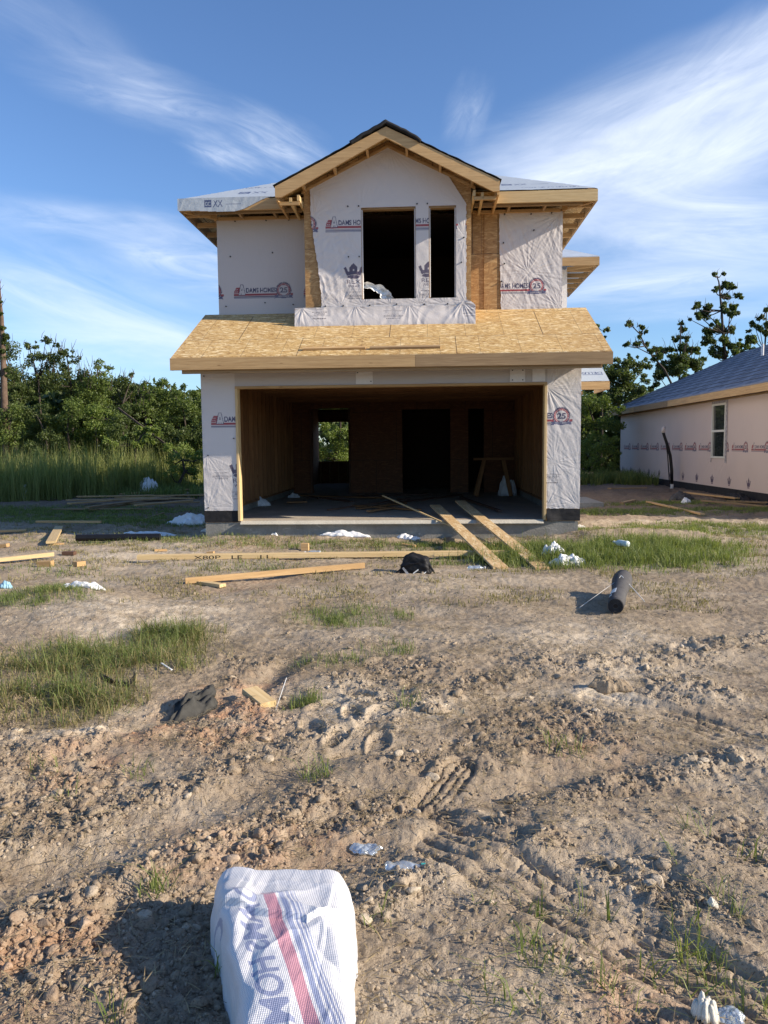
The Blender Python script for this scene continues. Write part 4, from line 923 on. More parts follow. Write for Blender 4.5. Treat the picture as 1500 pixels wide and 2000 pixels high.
# ---------------------------------------------------------------- neighbour house
NX, NY0, NY1 = 8.8, 2.4, 20.55
NS = root('neighbour_house', (NX, 12, 0), 'single-storey house next door in pinkish printed wrap with a blue-grey felted roof', 'house')
nb = lambda name, a, b, mat: MB().box(a, b).build(name, mat, NS)
ROOFN = None
m_, t = material('blue_grey_underlayment'); oc = t.n('ShaderNodeNewGeometry').outputs['Position']
n = t.noise(oc, 1.2, 4); xyz = t.n('ShaderNodeSeparateXYZ', {0: oc}); X_, Y_ = xyz.outputs[0], xyz.outputs[1]
row = t.m('DIVIDE', t.m('SUBTRACT', X_, 8.33), .42); rf_ = t.m('FRACT', row); lap = t.m('GREATER_THAN', rf_, .97); fl = t.m('FLOOR', row)
yc = t.m('SUBTRACT', t.m('FRACT', t.m('ADD', t.m('DIVIDE', Y_, 1.25), t.m('MULTIPLY', fl, .37))), .5)
mk_ = t.m('LESS_THAN', t.m('ADD', t.m('POWER', t.m('MULTIPLY', yc, 3.0), 2.), t.m('POWER', t.m('MULTIPLY', t.m('SUBTRACT', rf_, .5), 2.6), 2.)), 1.)
mk_ = t.m('MULTIPLY', mk_, t.mapr(t.noise(t.mapping(oc, (3, .8, 1)), 3, 2), .40, .48))
c = t.mix(t.mapr(n, .3, .7), (.15, .165, .21), (.215, .23, .28)); c = t.mix(t.m('MULTIPLY', mk_, .85), c, (.045, .055, .09)); c = t.mix(t.m('MULTIPLY', lap, .7), c, (.04, .045, .06))
finish(t, c, .55, n, .3, .02); ROOFN = m_
plain('lap_shade', (.035, .04, .055), .6)  # dark tone painted in place of the shadow line at each lap
ny = dict(w0=9.22, w1=10.22, z0=1.0, z1=2.60)
for a, b in (((NY0, .0), (9.22, 2.75)), ((10.22, .0), (NY1, 2.75)), ((9.22, .0), (10.22, 1.04)), ((9.22, 2.58), (10.22, 2.75))): nb('wall', (NX+.0, a[0], a[1]-.3 if a[1] == 0 else a[1]), (NX+.12, b[0], b[1]), OSB_WALL)
nb('end_wall', (NX, NY1, -.3), (NX+10, NY1+.1, 2.75), OSB_WALL); nb('end_wall', (NX+.12, NY0, -.3), (NX+10, NY0+.1, 2.75), WRAPP); nb('back_wall', (NX+9.9, NY0+.1, -.3), (NX+10, NY1, 2.75), WRAPP)
nb('interior', (NX+2.5, NY0+.1, .1), (NX+2.6, NY1, 2.7), DARKIN)
st = [(LA, NY1-.02-18.39+0, 0, 1)]
stamps = [(LA, (NY1-19.95)+k*1.245-.05, 1.18, 1.0) for k in range(14)]+[(LC, (NY1-17.6)-.15-2.5+k*1.245, .30, 1.05) for k in range(14)]
pk = [(NY1-9.2, 1.0, 1.), (NY1-10.2, 1.0, 1.), (NY1-9.2, 2.6, .6), (NY1-10.2, 2.6, .8), (2., .3, .6), (4., .3, .6), (5.5, 1.2, .5), (8., .3, .6), (12.5, .3, .6)]
fo = lambda U, V: .01+folds(U, V, pk, .012, 16, .6, 37)+crinkle(U, V, .0045, R(125), 103, 4)*sm(1.5, .9, V)+.0015*crinkle(U, V, 1., 1.5, 84)
sheet('printed_wrap', NS, (NX-.016, NY1, 0), (0, -1, 0), ZU, 0, NY1-NY0, .24, 2.68, .013, lambda U, V: ~((U > NY1-10.22) & (U < NY1-9.22) & (V > 1.04) & (V < 2.58)), fo, stamps, WRAP_N)
for a, b in ((NY0, 8.3), (8.32, NY1)): nb('base_flashing', (NX-.035, a, -.05), (NX-.001, b, .245), BLACKF)
# window
fr = MB(); y_a, y_b, z_a, z_b = 9.225, 10.215, 1.045, 2.575
for a, b in (((y_a, z_a), (y_a+.055, z_b)), ((y_b-.055, z_a), (y_b, z_b)), ((y_a+.055, z_a), (y_b-.055, z_a+.055)), ((y_a+.055, z_b-.055), (y_b-.055, z_b)), ((y_a+.055, 1.78), (y_b-.055, 1.84))):
    fr.box((NX-.045, a[0], a[1]), (NX+.03, b[0], b[1]))
wf = fr.build('window_frame', VINYL, NS)
for a, b in ((z_a+.055, 1.78), (1.84, z_b-.055)): MB().box((NX+.0, y_a+.055, a), (NX+.012, y_b-.055, b)).build('pane', GLASS, wf)
FT = plain('printed_flashing_tape', (.34, .31, .31), .6, .6, 16, .2)
nb('flashing_tape', (NX-.032, y_a-.12, z_a-.12), (NX-.026, y_a, z_b+.10), FT); nb('flashing_tape', (NX-.032, y_b, z_a-.12), (NX-.026, y_b+.05, z_b+.10), FT); nb('flashing_tape', (NX-.0325, y_a, z_b), (NX-.0265, y_b, z_b+.10), FT)
# roof
ex = 8.33; zr = lambda x: 2.87+.432*(x-ex)
rx2 = ex+5.6
MB().prism([(ex, 1.9, zr(ex)), (rx2, 1.9, zr(rx2)), (rx2, 1.9, zr(rx2)-.03), (ex, 1.9, zr(ex)-.03)], (0, 21.05-1.9, 0)).build('roof', ROOFN, NS)
MB().prism([(rx2, 1.9, zr(rx2)), (rx2+5.6, 1.9, zr(ex)), (rx2+5.6, 1.9, zr(ex)-.03), (rx2, 1.9, zr(rx2)-.03)], (0, 21.05-1.9, 0)).build('roof', ROOFN, NS)
for k in range(1, 14):
    x = ex+.42*k; MB().prism([(x-.03, 1.93, zr(x-.03)+.002), (x+.03, 1.93, zr(x+.03)+.002), (x+.03, 1.93, zr(x+.03)+.008), (x-.03, 1.93, zr(x-.03)+.012)], (0, 19.1, 0)).build('lap_edge', bpy.data.materials['lap_shade'], NS)
MB().prism([(NX, NY1+.01, 2.75), (NX+10, NY1+.01, 2.75), (rx2, NY1+.01, zr(rx2)-.1)], (0, .08, 0)).build('gable_wall', OSB_WALL, NS)
for a, b, mt in ((1.92, 9.0, PINE), (9.0, 12.9, PINE), (12.9, 16.9, PINE_O), (16.9, 21.04, PINE)): board('fascia', (ex+.02, a, 2.745), (ex+.02, b-.004, 2.745), .038, .19, mt, NS, seed=int(a))
board('rake_fascia', (ex, 21.03, 2.755), (rx2, 21.03, zr(rx2)-.115), .03, .17, PINE, NS)
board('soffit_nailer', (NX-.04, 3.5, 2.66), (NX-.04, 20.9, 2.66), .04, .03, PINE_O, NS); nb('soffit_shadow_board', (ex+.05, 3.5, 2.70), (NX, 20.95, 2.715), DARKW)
MB().tube([(11.72, 14, 4.1), (11.72, 14, 4.72)], .045, 10).build('vent_pipe', PIPEW, NS)

# ---------------------------------------------------------------- service riser beside the neighbour wall
g0 = G(1312, 948); yr = 12.9
SR = root('service_conduit', (8.35, yr, 0), 'black bent conduit with a pale taped top standing by the pinkish wall', 'conduit')
pts = [PY(1312, 952, yr), PY(1312, 920, yr), PY(1309, 890, yr), PY(1303, 868, yr), PY(1297, 850, yr), PY(1295, 843, yr)]
pts = [Vector(p) for p in pts]
MB().tube(pts, [.05, .05, .05, .047, .045, .045], 10).build('pipe', BLACKP, SR, smooth=True)
e = pts[-1]; MB().tube([e-Vector((0, 0, .04)), e+Vector((0, 0, .05)), e+Vector((.03, 0, .12)), e+Vector((.06, 0, .16))], [.055, .07, .06, .025], 9).build('taped_top', TAPE, SR, smooth=True)
MB().tube([PY(1308, 952, yr-.05), PY(1306, 920, yr-.05), PY(1304, 890, yr-.05), PY(1301, 868, yr-.05)], .018, 6).build('cable', BLACKP, SR)
MB().tube([Vector((pts[0].x, yr, hz(pts[0].x, yr)-.1)), Vector((pts[0].x, yr, .16))], .055, 10).build('foot', PIPEW, SR)

# ---------------------------------------------------------------- lumber and debris
def lumber(name, a, b, wd, th, mat, label, cat='board', group=None, za=None, zb=None, on_z=None, roll=0., seed=0, lift=0., warp=0.):
    """a,b: ground points; rests on the soil (or at given heights)"""
    a, b = Vector((a[0], a[1], 0)), Vector((b[0], b[1], 0))
    ts = np.linspace(0, 1, 9); hh = H(a.x+(b.x-a.x)*ts, a.y+(b.y-a.y)*ts)
    if on_z is not None: za = zb = on_z
    if za is None:
        k, c0 = np.polyfit(ts, hh, 1); c0 += np.max(hh-(k*ts+c0))*.5
        za, zb = c0+th/2+lift, c0+k+th/2+lift
    a.z, b.z = za, zb
    up_ = Vector((0, 0, 1)); d = (b-a).normalized(); up_.rotate(Matrix.Rotation(roll, 3, d))
    o = board(name, a, b, wd, th, mat, None, up_, warp=warp, seed=seed); return tag(o, label, cat, group)
SCR = 'lumber scattered in front of the garage'
lb = lumber('long_board', G(270, 1099), G(1003, 1084), .12, .062, PINE_L, 'long pale timber with black stencilling lying across the front of the garage', group=SCR, lift=.02)
V, T = text_tris('X80P   LE     I I', .0); V = V-V.min(0); V = V*np.array([.95/V[:, 0].max(), .062/.7])
Ml = lb.matrix_basis; vv = [Ml @ Vector((-Ml.to_scale().x*(Vector(lb.bound_box[6])-Vector(lb.bound_box[0])).x/2+.72+v[0], -.0612, -.030+v[1]*.76)) for v in V]
o = MB().add([tuple(Ml.inverted() @ q) for q in vv], [tuple(q) for q in T]).mesh('m', BLKINK); mk = bpy.data.objects.new('stencil_marking', o); COL.objects.link(mk); mk.parent = lb
lumber('board', G(362, 1140), G(712, 1116), .045, .065, PINE, 'narrow board lying propped on a short offcut, nearest the camera', group=SCR, lift=.012)
lumber('offcut', G(392, 1138), G(435, 1144), .09, .036, PINE_L, 'short offcut under the left end of the nearest narrow board', 'wood block', SCR)
def leaning(name, lo, hi, z_hi, wd, th, mat, label, lo_z=None):
    za = hz(lo[0], lo[1])+th*.4 if lo_z is None else lo_z
    return lumber(name, lo, hi, wd, th, mat, label, 'plank', 'planks leaning on the garage slab edge', za=za, zb=z_hi)
def past(lo, edge, f): return np.array(lo)+(np.array(edge)-np.array(lo))*f     # on through the slab edge
LO_, ED = G(978, 1110), PY(877, 1020, 0); LO_[2] = hz(*LO_[:2])+.012; ED[2] = .300; HI = past(LO_, ED, 1.40)
leaning('leaning_plank', LO_, HI, HI[2], .185, .028, OSB_PLANK, 'left and nearer of two wide planks leaning on the slab edge')
LO_, ED = G(1060, 1108), PY(940, 1019, 0); LO_[2] = hz(*LO_[:2])+.012; ED[2] = .300; HI = past(LO_, ED, 1.52)
leaning('leaning_plank', LO_, HI, HI[2], .185, .028, OSB_PLANK, 'right and longer of two wide planks leaning on the slab edge')
LO_, ED = G(978, 1071), PY(850, 1018, 0); LO_[2] = hz(*LO_[:2])+.012; ED[2] = .300; HI = past(LO_, ED, 2.0)
leaning('thin_strip', LO_, HI, HI[2], .035, .02, PINE_L, 'thin wooden strip crossing the slab edge left of the wide planks')
lumber('thin_strip', G(1135, 1090), G(985, 1068), .04, .018, PINE, 'thin strip in the grass to the right of the leaning planks', 'strip', None, lift=.03)
# left cluster
lumber('board', (-9.2, -.35), G(52, 1041), .14, .036, PINE, 'weathered board at the left edge of the yard, in the shadow line', group=SCR, lift=.02)
lumber('board', G(72, 1036), G(198, 1034), .09, .036, PINE, 'board lying crosswise on top of a short plank at the left', group=SCR, lift=.10)
lumber('short_plank', G(100, 1070), G(116, 1037), .14, .036, PINE_L, 'short pale plank under the crosswise board at the left', group=SCR, lift=.04)
lumber('offcut', G(95, 1069), G(125, 1067), .09, .02, PINE, 'flat offcut beside the lower end of the short pale plank', 'wood block', SCR)
lumber('board', (-5.9, -3.5), G(106, 1097), .09, .05, PINE_L, 'sunlit board entering from the left edge above two small blocks', group=SCR, lift=.03)
for p, q, z, lab in (((76, 1112), (103, 1112), .07, 'left of two small orange blocks on the sand'), ((146, 1112), (163, 1109), .06, 'right of two small orange blocks on the sand'), ((0, 1073), (16, 1073), .05, 'small block cut by the left edge of the view')):
    lumber('wood_block', G(*p), G(*q), .09, z, PINE, lab, 'wood block', SCR)
lumber('burnt_block', G(124, 1090), G(147, 1090), .09, .045, DARKW, 'dark offcut with a pale end on the sand', 'wood block', SCR)
lumber('wood_block', G(589, 1073), G(603, 1073), .10, .10, PINE, 'orange block standing on the ground left of the white sheet', 'wood block', SCR)
for i, (p, q, lab) in enumerate((((300, 1080), (325, 1078), 'small chip of wood below the black roll'), ((405, 1085), (418, 1085), 'small orange chip above the long board'), ((785, 1066), (812, 1068), 'flat offcut in the grass behind the black bag'), ((970, 1050), (1000, 1046), 'pale offcut by the right end of the slab edge'))):
    lumber('offcut', G(*p), G(*q), .07, .03, PINE, lab, 'wood block', SCR)
lumber('lumber_end', G(488, 1360), G(524, 1380), .10, .036, PINE_L, 'pale board end sticking out of the orange clay by the hole', 'wood block', lift=.01)
# stack of long boards left of the house
LB = [((100, 998), (300, 997)), ((135, 993), (395, 970)), ((130, 987), (330, 984)), ((150, 980), (400, 975)), ((180, 999), (400, 964)), ((235, 970), (398, 961)), ((155, 976), (300, 973)), ((265, 998), (375, 990)), ((200, 990), (390, 984)), ((225, 978), (380, 979)), ((170, 1000), (398, 968))]
PLB = ['long board reaching farthest left, nearest the camera,', 'long slanting board crossing the middle', 'wide board lying under the slanting one', 'long flat board along the back', 'steeply slanting board that crosses the others', 'top board at the far right end', 'short board at the back left', 'short dark front board by the pier', 'inner board of the right-hand middle', 'short straight board high up in the middle', 'lowest slanting board']
for i, (p, q) in enumerate(LB):
    a, b = G(*p), G(*q); L = math.hypot(*(b-a)[:2]); mx = 4.8; b = a+(b-a)*min(1, mx/L)
    lumber('stacked_board', a, b, .14 if i % 3 else .09, .036, PINE if i % 2 else PINE_O, PLB[i]+' of the loose pile left of the house', group='loose pile of long boards left of the house', lift=.02+.03*(i % 4), seed=i)
lumber('thin_strip', G(275, 1015), G(320, 1002), .04, .02, PINE_O, 'single thin strip on the shaded turf left of the garage', 'strip')
# right yard
for i, (p, q, wd, lab) in enumerate((((1265, 986), (1372, 1010), .09, 'single board lying slantwise in the turf right of the house'), ((1338, 970), (1440, 982), .14, 'uppermost board of the right yard pile'), ((1370, 990), (1500, 997), .09, 'lowest board of the right yard pile'), ((1420, 985), (1560, 990), .14, 'board of the right yard pile running out of view'), ((1215, 985), (1240, 982), .1, 'short offcut in the turf beside the concrete pad'), ((1190, 962), (1260, 960), .2, 'flat board on the shaded dirt between the houses'))):
    lumber('yard_board', G(*p), G(*q), wd, .036, PINE if i in (0, 1) else PINE_O, lab, group='boards on the ground by the neighbour house' if i != 4 else None, lift=.02+.02*(i % 3))
MB().box((3.35, 5.9, -.1), (4.75, 7.9, .10)).build('x', CONC); o = bpy.data.objects['x']; o.name = 'concrete_pad'; tag(o, 'small concrete pad behind the right pier', 'slab')
# things in the garage
IN = 'scrap lumber on the garage floor'
gi = [((500, 968), (700, 982), DARKW, .09), ((540, 970), (760, 975), STUD, .09), ((560, 985), (600, 984), STUD, .07), ((640, 998), (800, 975), DARKW, .05), ((700, 996), (790, 985), STUD, .14), ((720, 1003), (770, 995), STUD, .09), ((760, 985), (900, 968), DARKW, .09), ((690, 990), (820, 999), STUD, .09), ((900, 975), (985, 1005), DARKW, .06), ((620, 975), (840, 966), DARKW, .12)]
labs = ['dark scrap board nearest the left garage wall', 'long scrap board along the back of the garage floor', 'small board piece by the white rag in the garage', 'thin dark strip aslant on the middle of the slab', 'wide scrap board in the middle heap on the slab', 'short scrap piece at the front of the middle heap', 'dark red strip running back from the middle heap', 'scrap board crossing the front of the middle heap', 'dark strip behind the leaning planks on the slab', 'dark wide board far back on the slab']
for i, (p, q, mt, wd) in enumerate(gi):
    a, b = G(p[0], p[1], .28), G(q[0], q[1], .28); b = a+(b-a)*min(1, 3.6/np.linalg.norm(b-a))
    a = np.array([max(-2.75, min(2.7, a[0])), a[1], 0]); b = np.array([max(-2.75, min(2.7, b[0])), min(b[1], 7.1), 0])
    lumber('scrap_board', a, b, wd, .03, mt, labs[i], group=IN, on_z=.297+.012*(i % 3), seed=i)
SH = root('sawhorse', (2.2, 5.9, .28), 'wooden sawhorse standing in the dark right corner of the garage', 'sawhorse')
for a, b in (((1.75, 5.6, .285), (1.95, 5.9, 1.12)), ((1.75, 6.2, .285), (1.95, 5.9, 1.12)), ((2.55, 5.6, .285), (2.4, 5.9, 1.12)), ((2.55, 6.2, .285), (2.4, 5.9, 1.12))): board('leg', a, b, .04, .09, STUD, SH, (1, 0, 0))
board('beam', (1.7, 5.9, 1.15), (2.65, 5.9, 1.15), .09, .06, STUD, SH)

def crumple(name, c, sx, sy, sz, mat, label, cat, seed=0, n=36, rot=0., inkp=False, sharp=2.2, on=None):
    """a crumpled bag or sheet: an uneven folded mound with a skirt to the ground"""
    u, v = np.meshgrid(np.linspace(-1, 1, n), np.linspace(-1, 1, n), indexing='ij')
    th = np.arctan2(v, u); rr = np.maximum(np.abs(u), np.abs(v))
    prof = 1+.32*pn(np.cos(th)*1.4+seed, np.sin(th)*1.4, seed)+.14*pn(np.cos(th)*4, np.sin(th)*4, seed+1)
    X = rr*np.cos(th)*sx*prof; Y = rr*np.sin(th)*sy*prof
    base = np.clip(1-rr**sharp, 0, 1)**.6
    Z = sz*base*(.75+.8*np.abs(pn(X/sx*1.6+seed, Y/sy*1.6, seed+2))+.45*(1-2*np.abs(pn(X/sx*3, Y/sy*3+seed, seed+3)))*.6)
    Z = Z+.02*sz*pn(X/sx*9, Y/sy*9, seed+5)
    ca, sa = math.cos(rot), math.sin(rot); Xw, Yw = c[0]+X*ca-Y*sa, c[1]+X*sa+Y*ca
    Zw = (H(Xw, Yw) if on is None else on)+.004+Z
    k = (np.arange(n-1)[:, None]*n+np.arange(n-1)[None, :]).ravel(); Q = np.stack((k, k+n, k+n+1, k+1), 1)
    at = {'ink': ('FLOAT_COLOR', np.ones((n*n, 4)))}
    o = link(name, mesh_np(name, np.stack((Xw, Yw, Zw), -1).reshape(-1, 3), Q, np.full(len(Q), 4), mat, True, at))
    mm = o.modifiers.new('thick', 'SOLIDIFY'); mm.thickness = .003; mm.offset = 1
    return tag(o, label, cat)
WHS = sheetmat('white_plastic_sheet', (.80, .80, .80), .45, .4, 30)
crumple('plastic_sheet', G(672, 1050)[:2], .44, .12, .075, WHS, 'white crumpled plastic sheet on the ground against the slab edge', 'sheet', 3)
crumple('plastic_scrap', G(798, 1051)[:2], .17, .10, .05, WHS, 'smaller white plastic scrap right of the crumpled sheet', 'sheet', 5)
crumple('paper_wad', G(537, 1050)[:2], .08, .06, .06, WHS, 'white paper wad on the ground below the left of the slab', 'litter', 8)
crumple('plastic_bag', G(1082, 1090)[:2], .14, .10, .13, WHS, 'standing white plastic bag in the grass by the right plank', 'bag', 11)
crumple('wrap_scrap', G(1108, 1103)[:2], .22, .11, .10, WHS, 'white wrap scrap lying in front of the standing bag', 'sheet', 13)
crumple('cement_bag', G(378, 1022)[:2], .36, .22, .15, WHS, 'pale blue-white bag in the shade left of the left pier', 'bag', 14)
crumple('cement_bag', (G(340, 1022)[0], G(340, 1022)[1]), .16, .12, .06, WHS, 'small flat white bag farthest left of the pier', 'bag', 15)
crumple('white_litter', G(290, 965)[:2], .30, .25, .42, WHS, 'upright white rag caught at the edge of the tall weeds', 'litter', 17)
crumple('white_litter', G(55, 975)[:2], .22, .2, .38, WHS, 'white rag inside the tall weeds at the far left', 'litter', 18)
crumple('white_litter', G(373, 944)[:2], .45, .3, .25, WHS, 'white rubbish behind the pile of boards', 'litter', 19)
crumple('rag', G(497, 988, .28)[:2], .30, .20, .16, WHS, 'white rag on the slab at the left garage wall', 'litter', 21, on=.28)
crumple('bucket_bag', G(990, 968, .28)[:2], .22, .2, .34, WHS, 'pale bag standing in the right corner of the garage', 'bag', 23, on=.28)
crumple('paper_cup', G(530, 968, .28)[:2], .07, .07, .10, WHS, 'small white cup far back on the garage floor', 'litter', 24, on=.28)
crumple('paper_scrap', G(575, 972, .28)[:2], .14, .1, .08, WHS, 'white paper piece on the boards inside the garage', 'litter', 25, on=.28)
crumple('white_rubble', G(430, 1040)[:2], .32, .10, .09, CONC and plain('lime_rubble', (.62, .58, .52), .9, .3, 30, 1.), 'pale concrete spill at the foot of the left pier', 'rubble', 27, n=60)
crumple('white_rubble', G(1095, 1030)[:2], .42, .10, .06, bpy.data.materials['lime_rubble'], 'pale concrete spill at the foot of the right pier', 'rubble', 29, n=60)
crumple('plastic_film', G(715, 1640)[:2], .055, .03, .012, CLEAR, 'clear film scrap on the dirt above the crushed bottle', 'litter', 31)
crumple('plastic_film', G(163, 1166)[:2], .22, .05, .05, WHS, 'white chunks of film by the grass at the left', 'litter', 33)
crumple('tape_scrap', G(12, 1155)[:2], .07, .05, .05, plain('blue_plastic', (.3, .5, .6), .4), 'pale blue scrap at the left edge of the ground', 'litter', 35)
crumple('white_stone', G(1378, 1992)[:2], .030, .028, .045, plain('white_stone', (.66, .63, .54), .7, .15, 40, .4), 'white stone at the bottom edge of the view on the right', 'stone', 37)
crumple('clear_wrapper', G(1425, 1975)[:2], .035, .04, .012, CLEAR, 'clear torn wrapper beside the white stone', 'litter', 38)
crumple('pebble', G(1392, 1778)[:2], .013, .010, .014, bpy.data.materials['white_stone'], 'pale pebble on the berm of the tyre track', 'stone', 39)
crumple('black_scrap', G(1330, 978)[:2], .28, .2, .15, FELT, 'dark crumpled felt scrap in the right yard', 'scrap', 41)
crumple('white_jug', G(1340, 985)[:2], .12, .08, .09, WHS, 'white jug beside the dark felt scrap in the right yard', 'jug', 42)
crumple('black_plastic_heap', (8.4, 7.4), .25, .6, .12, BLACKF, 'black plastic heap at the foot of the neighbour wall', 'scrap', 44)
crumple('black_plastic_heap', (8.5, 5.3), .25, .3, .16, BLACKF, 'black plastic heap at the right edge of the view', 'scrap', 46)
# dirt dam of broken pale sand
crumple('sand_lump', G(1192, 1352)[:2], .115, .045, .055, SOIL, 'pale broken lump of packed sand on the churned soil', 'sand lump', 47, n=70)
crumple('sand_lump', G(848, 1400)[:2], .075, .04, .025, SOIL, 'flat pale sand slab beside a dry leaf', 'sand lump', 49, n=50)
crumple('sand_lump', G(1020, 1548)[:2], .07, .03, .03, SOIL, 'pale sand slab on the ridge of the tyre rut', 'sand lump', 50, n=50)
# black roll left, with its paper
a, b = G(150, 1058), G(313, 1056); ax = (Vector(b)-Vector(a)).normalized()
BR = root('black_roll', (a[0], a[1], 0), 'long thin black roll lying on the turf left of the garage', 'roll')
zc = .085+hz(a[0], a[1]); m = MB(); A3, B3 = Vector((a[0], a[1], zc)), Vector((b[0], b[1], zc+.0))
m.tube([A3, A3+(B3-A3)*.5, B3], .058, 20).build('roll_body', BLACKP, BR, smooth=False); m = MB(); m.tube([A3-ax*.01, A3+ax*.01], .02, 10).build('core', PIPEW, BR)
crumple('pale_sheet', G(290, 1043)[:2], .45, .14, .05, bpy.data.materials['blue_plastic'] and WHS, 'pale sheet lying behind the black roll', 'sheet', 51)
# roll of roofing felt
n0 = G(1197, 1199); h0 = hz(n0[0], n0[1]); p0 = Vector((n0[0]+.015, n0[1]-.03, h0+.07)); p1 = Vector((n0[0]+.30, n0[1]+.88, h0+.125))
FR = root('felt_roll', (n0[0], n0[1], h0), 'dark grey roll of roofing felt tied with string, lying on the dirt', 'roll')
ax = (p1-p0).normalized(); ts = np.linspace(0, 1, 15); P_ = [p0.lerp(p1, t_) for t_ in ts]
rr = [.068+.012*math.sin(t_*9)*.4+.026*t_**2 for t_ in ts]
m = MB(); m.tube(P_, rr, 28, cap=False)
for k in range(28):                     # slanting flap cut at the far end
    i = 14*28+k; an = 2*math.pi*k/28; v = Vector(m.v[i]); v += ax*(.10*math.cos(an-1.2)); m.v[i] = tuple(v)
o = m.build('felt_sheet', FELT, FR, smooth=True); mm = o.modifiers.new('t', 'SOLIDIFY'); mm.thickness = .012; mm.offset = -1
MB().tube([p0+ax*.004, p0+ax*.03], .066, 28).build('roll_end', FELT, FR); MB().tube([p0-ax*.001, p0+ax*.02], .019, 14).build('core_hole', BLACKP, FR)
# wound layers at the end face
m = MB()
for r0 in (.030, .040, .050, .060):
    P = [p0-ax*.0015+(Vector((math.cos(q), 0, math.sin(q))) - ax*Vector((math.cos(q), 0, math.sin(q))).dot(ax)).normalized()*r0 for q in np.linspace(0, 6.283, 26)]
    m.tube(P, .0018, 4, cap=False)
m.build('wound_edge', BLACKF, FR)
mid = p0.lerp(p1, .34); side = ax.cross(Vector((0, 0, 1))).normalized(); upv = side.cross(ax)
def on_roll(t0, t1, a0, a1, name, mat):
    m = MB(); n = 6; vs = []
    for i in range(2):
        tt = (t0, t1)[i]; c = p0.lerp(p1, tt); r_ = float(np.interp(tt, ts, rr))+.0025
        for j in range(n+1):
            an = a0+(a1-a0)*j/n; vs.append(c+(side*math.cos(an)+upv*math.sin(an))*r_)
    m.add(vs, [(j, j+1, n+2+j, n+1+j) for j in range(n)]); m.build(name, mat, FR)
on_roll(.22, .40, R(100), R(150), 'label', LABELW); on_roll(.13, .18, R(125), R(150), 'label', LABELW)
kn = p0.lerp(p1, .80)+upv*.10-side*0.0
MB().tube([kn, kn.lerp(Vector((kn.x-.10, kn.y-.12, h0+.14)), .5), Vector((n0[0]-.25, n0[1]+.18, h0+.012))], .0018, 5).build('string', STRING, FR)
MB().tube([kn, Vector((kn.x+.09, kn.y-.12, h0+.10)), Vector((kn.x+.15, kn.y-.26, h0+.015))], .004, 5).build('string', STRING, FR)
# black cloth over the clay, black strip in the grass
def cloth(name, P, mat, label, cat, n=26, amp=.03, seed=0, th=.004):
    """P: four corners (px,py,height)"""
    C4 = [Vector((*G(p[0], p[1], 0)[:2], p[2])) for p in P]
    u, v = np.meshgrid(np.linspace(0, 1, n), np.linspace(0, 1, n), indexing='ij')
    c = [np.array(q) for q in C4]; B = lambda i: ((1-u)*(1-v)*c[0][i]+u*(1-v)*c[1][i]+u*v*c[2][i]+(1-u)*v*c[3][i])
    X, Y, Z = B(0), B(1), B(2); e = u*(1-u)*v*(1-v)*16
    X = X+.02*pn(u*4, v*4, seed); Y = Y+.02*pn(u*4, v*4, seed+1)
    Z = H(X, Y)+Z+amp*e*(.8+pn(u*2.4+seed, v*2.4, seed+2))+amp*.5*pn(u*5, v*5, seed+3)*e**.5+amp*.2*np.abs(pn(u*12, v*12, seed+4))
    k = (np.arange(n-1)[:, None]*n+np.arange(n-1)[None, :]).ravel(); Q = np.stack((k, k+n, k+n+1, k+1), 1)
    o = link(name, mesh_np(name, np.stack((X, Y, Z), -1).reshape(-1, 3), Q, np.full(len(Q), 4), mat, True)); mm = o.modifiers.new('t', 'SOLIDIFY'); mm.thickness = th
    return tag(o, label, cat)
FABR = plain('dark_woven_fabric', (.055, .053, .047), .9, .35, 24, .5)
cloth('fabric_scrap', [(325, 1415, 0), (425, 1372, .0), (418, 1350, .04), (345, 1385, .05)], FABR, 'dark woven fabric scrap half buried in the orange clay', 'fabric', amp=.07, seed=3)
bs = [Vector((*G(px_, py_)[:2], hz(*G(px_, py_)[:2])+z)) for px_, py_, z in ((198, 1352, .05), (207, 1345, .02), (225, 1352, .004), (250, 1352, .006), (264, 1345, .03), (262, 1338, .05))]
m = MB(); vs = []
for p in bs: vs += [p, p+Vector((0, 0, .036)), p+Vector((.002, .003, .036)), p+Vector((.002, .003, 0))]
m.add(vs, [(4*i+a, 4*i+b, 4*i+4+b, 4*i+4+a) for i in range(5) for a, b in ((0, 1), (1, 2), (2, 3), (3, 0))]+[(0, 3, 2, 1), (20, 21, 22, 23)])
tag(m.build('plastic_strip', BLACKP), 'curled black plastic strip at the lower edge of the left grass', 'strip')
lumber('white_stick', G(316, 1310), G(336, 1322), .012, .006, STRING, 'thin white stick at the right edge of the left grass patch', 'stick', lift=.03)
lumber('white_string', G(534, 1368), G(560, 1345), .004, .003, STRING, 'thin pale root over the hole in the clay', 'root', lift=.04)
# dry leaf
p = G(900, 1403); m = MB(); m.add([(p[0], p[1], hz(p[0], p[1])), (p[0]+.02, p[1], hz(p[0], p[1])+.02), (p[0]+.018, p[1]+.01, hz(p[0], p[1])+.045), (p[0]-.004, p[1]+.008, hz(p[0], p[1])+.03)], [(0, 1, 2), (0, 2, 3)])
tag(m.build('dry_leaf', plain('dry_leaf', (.42, .36, .24), .8, .1)), 'pale dry leaf standing beside the flat sand slab', 'leaf')
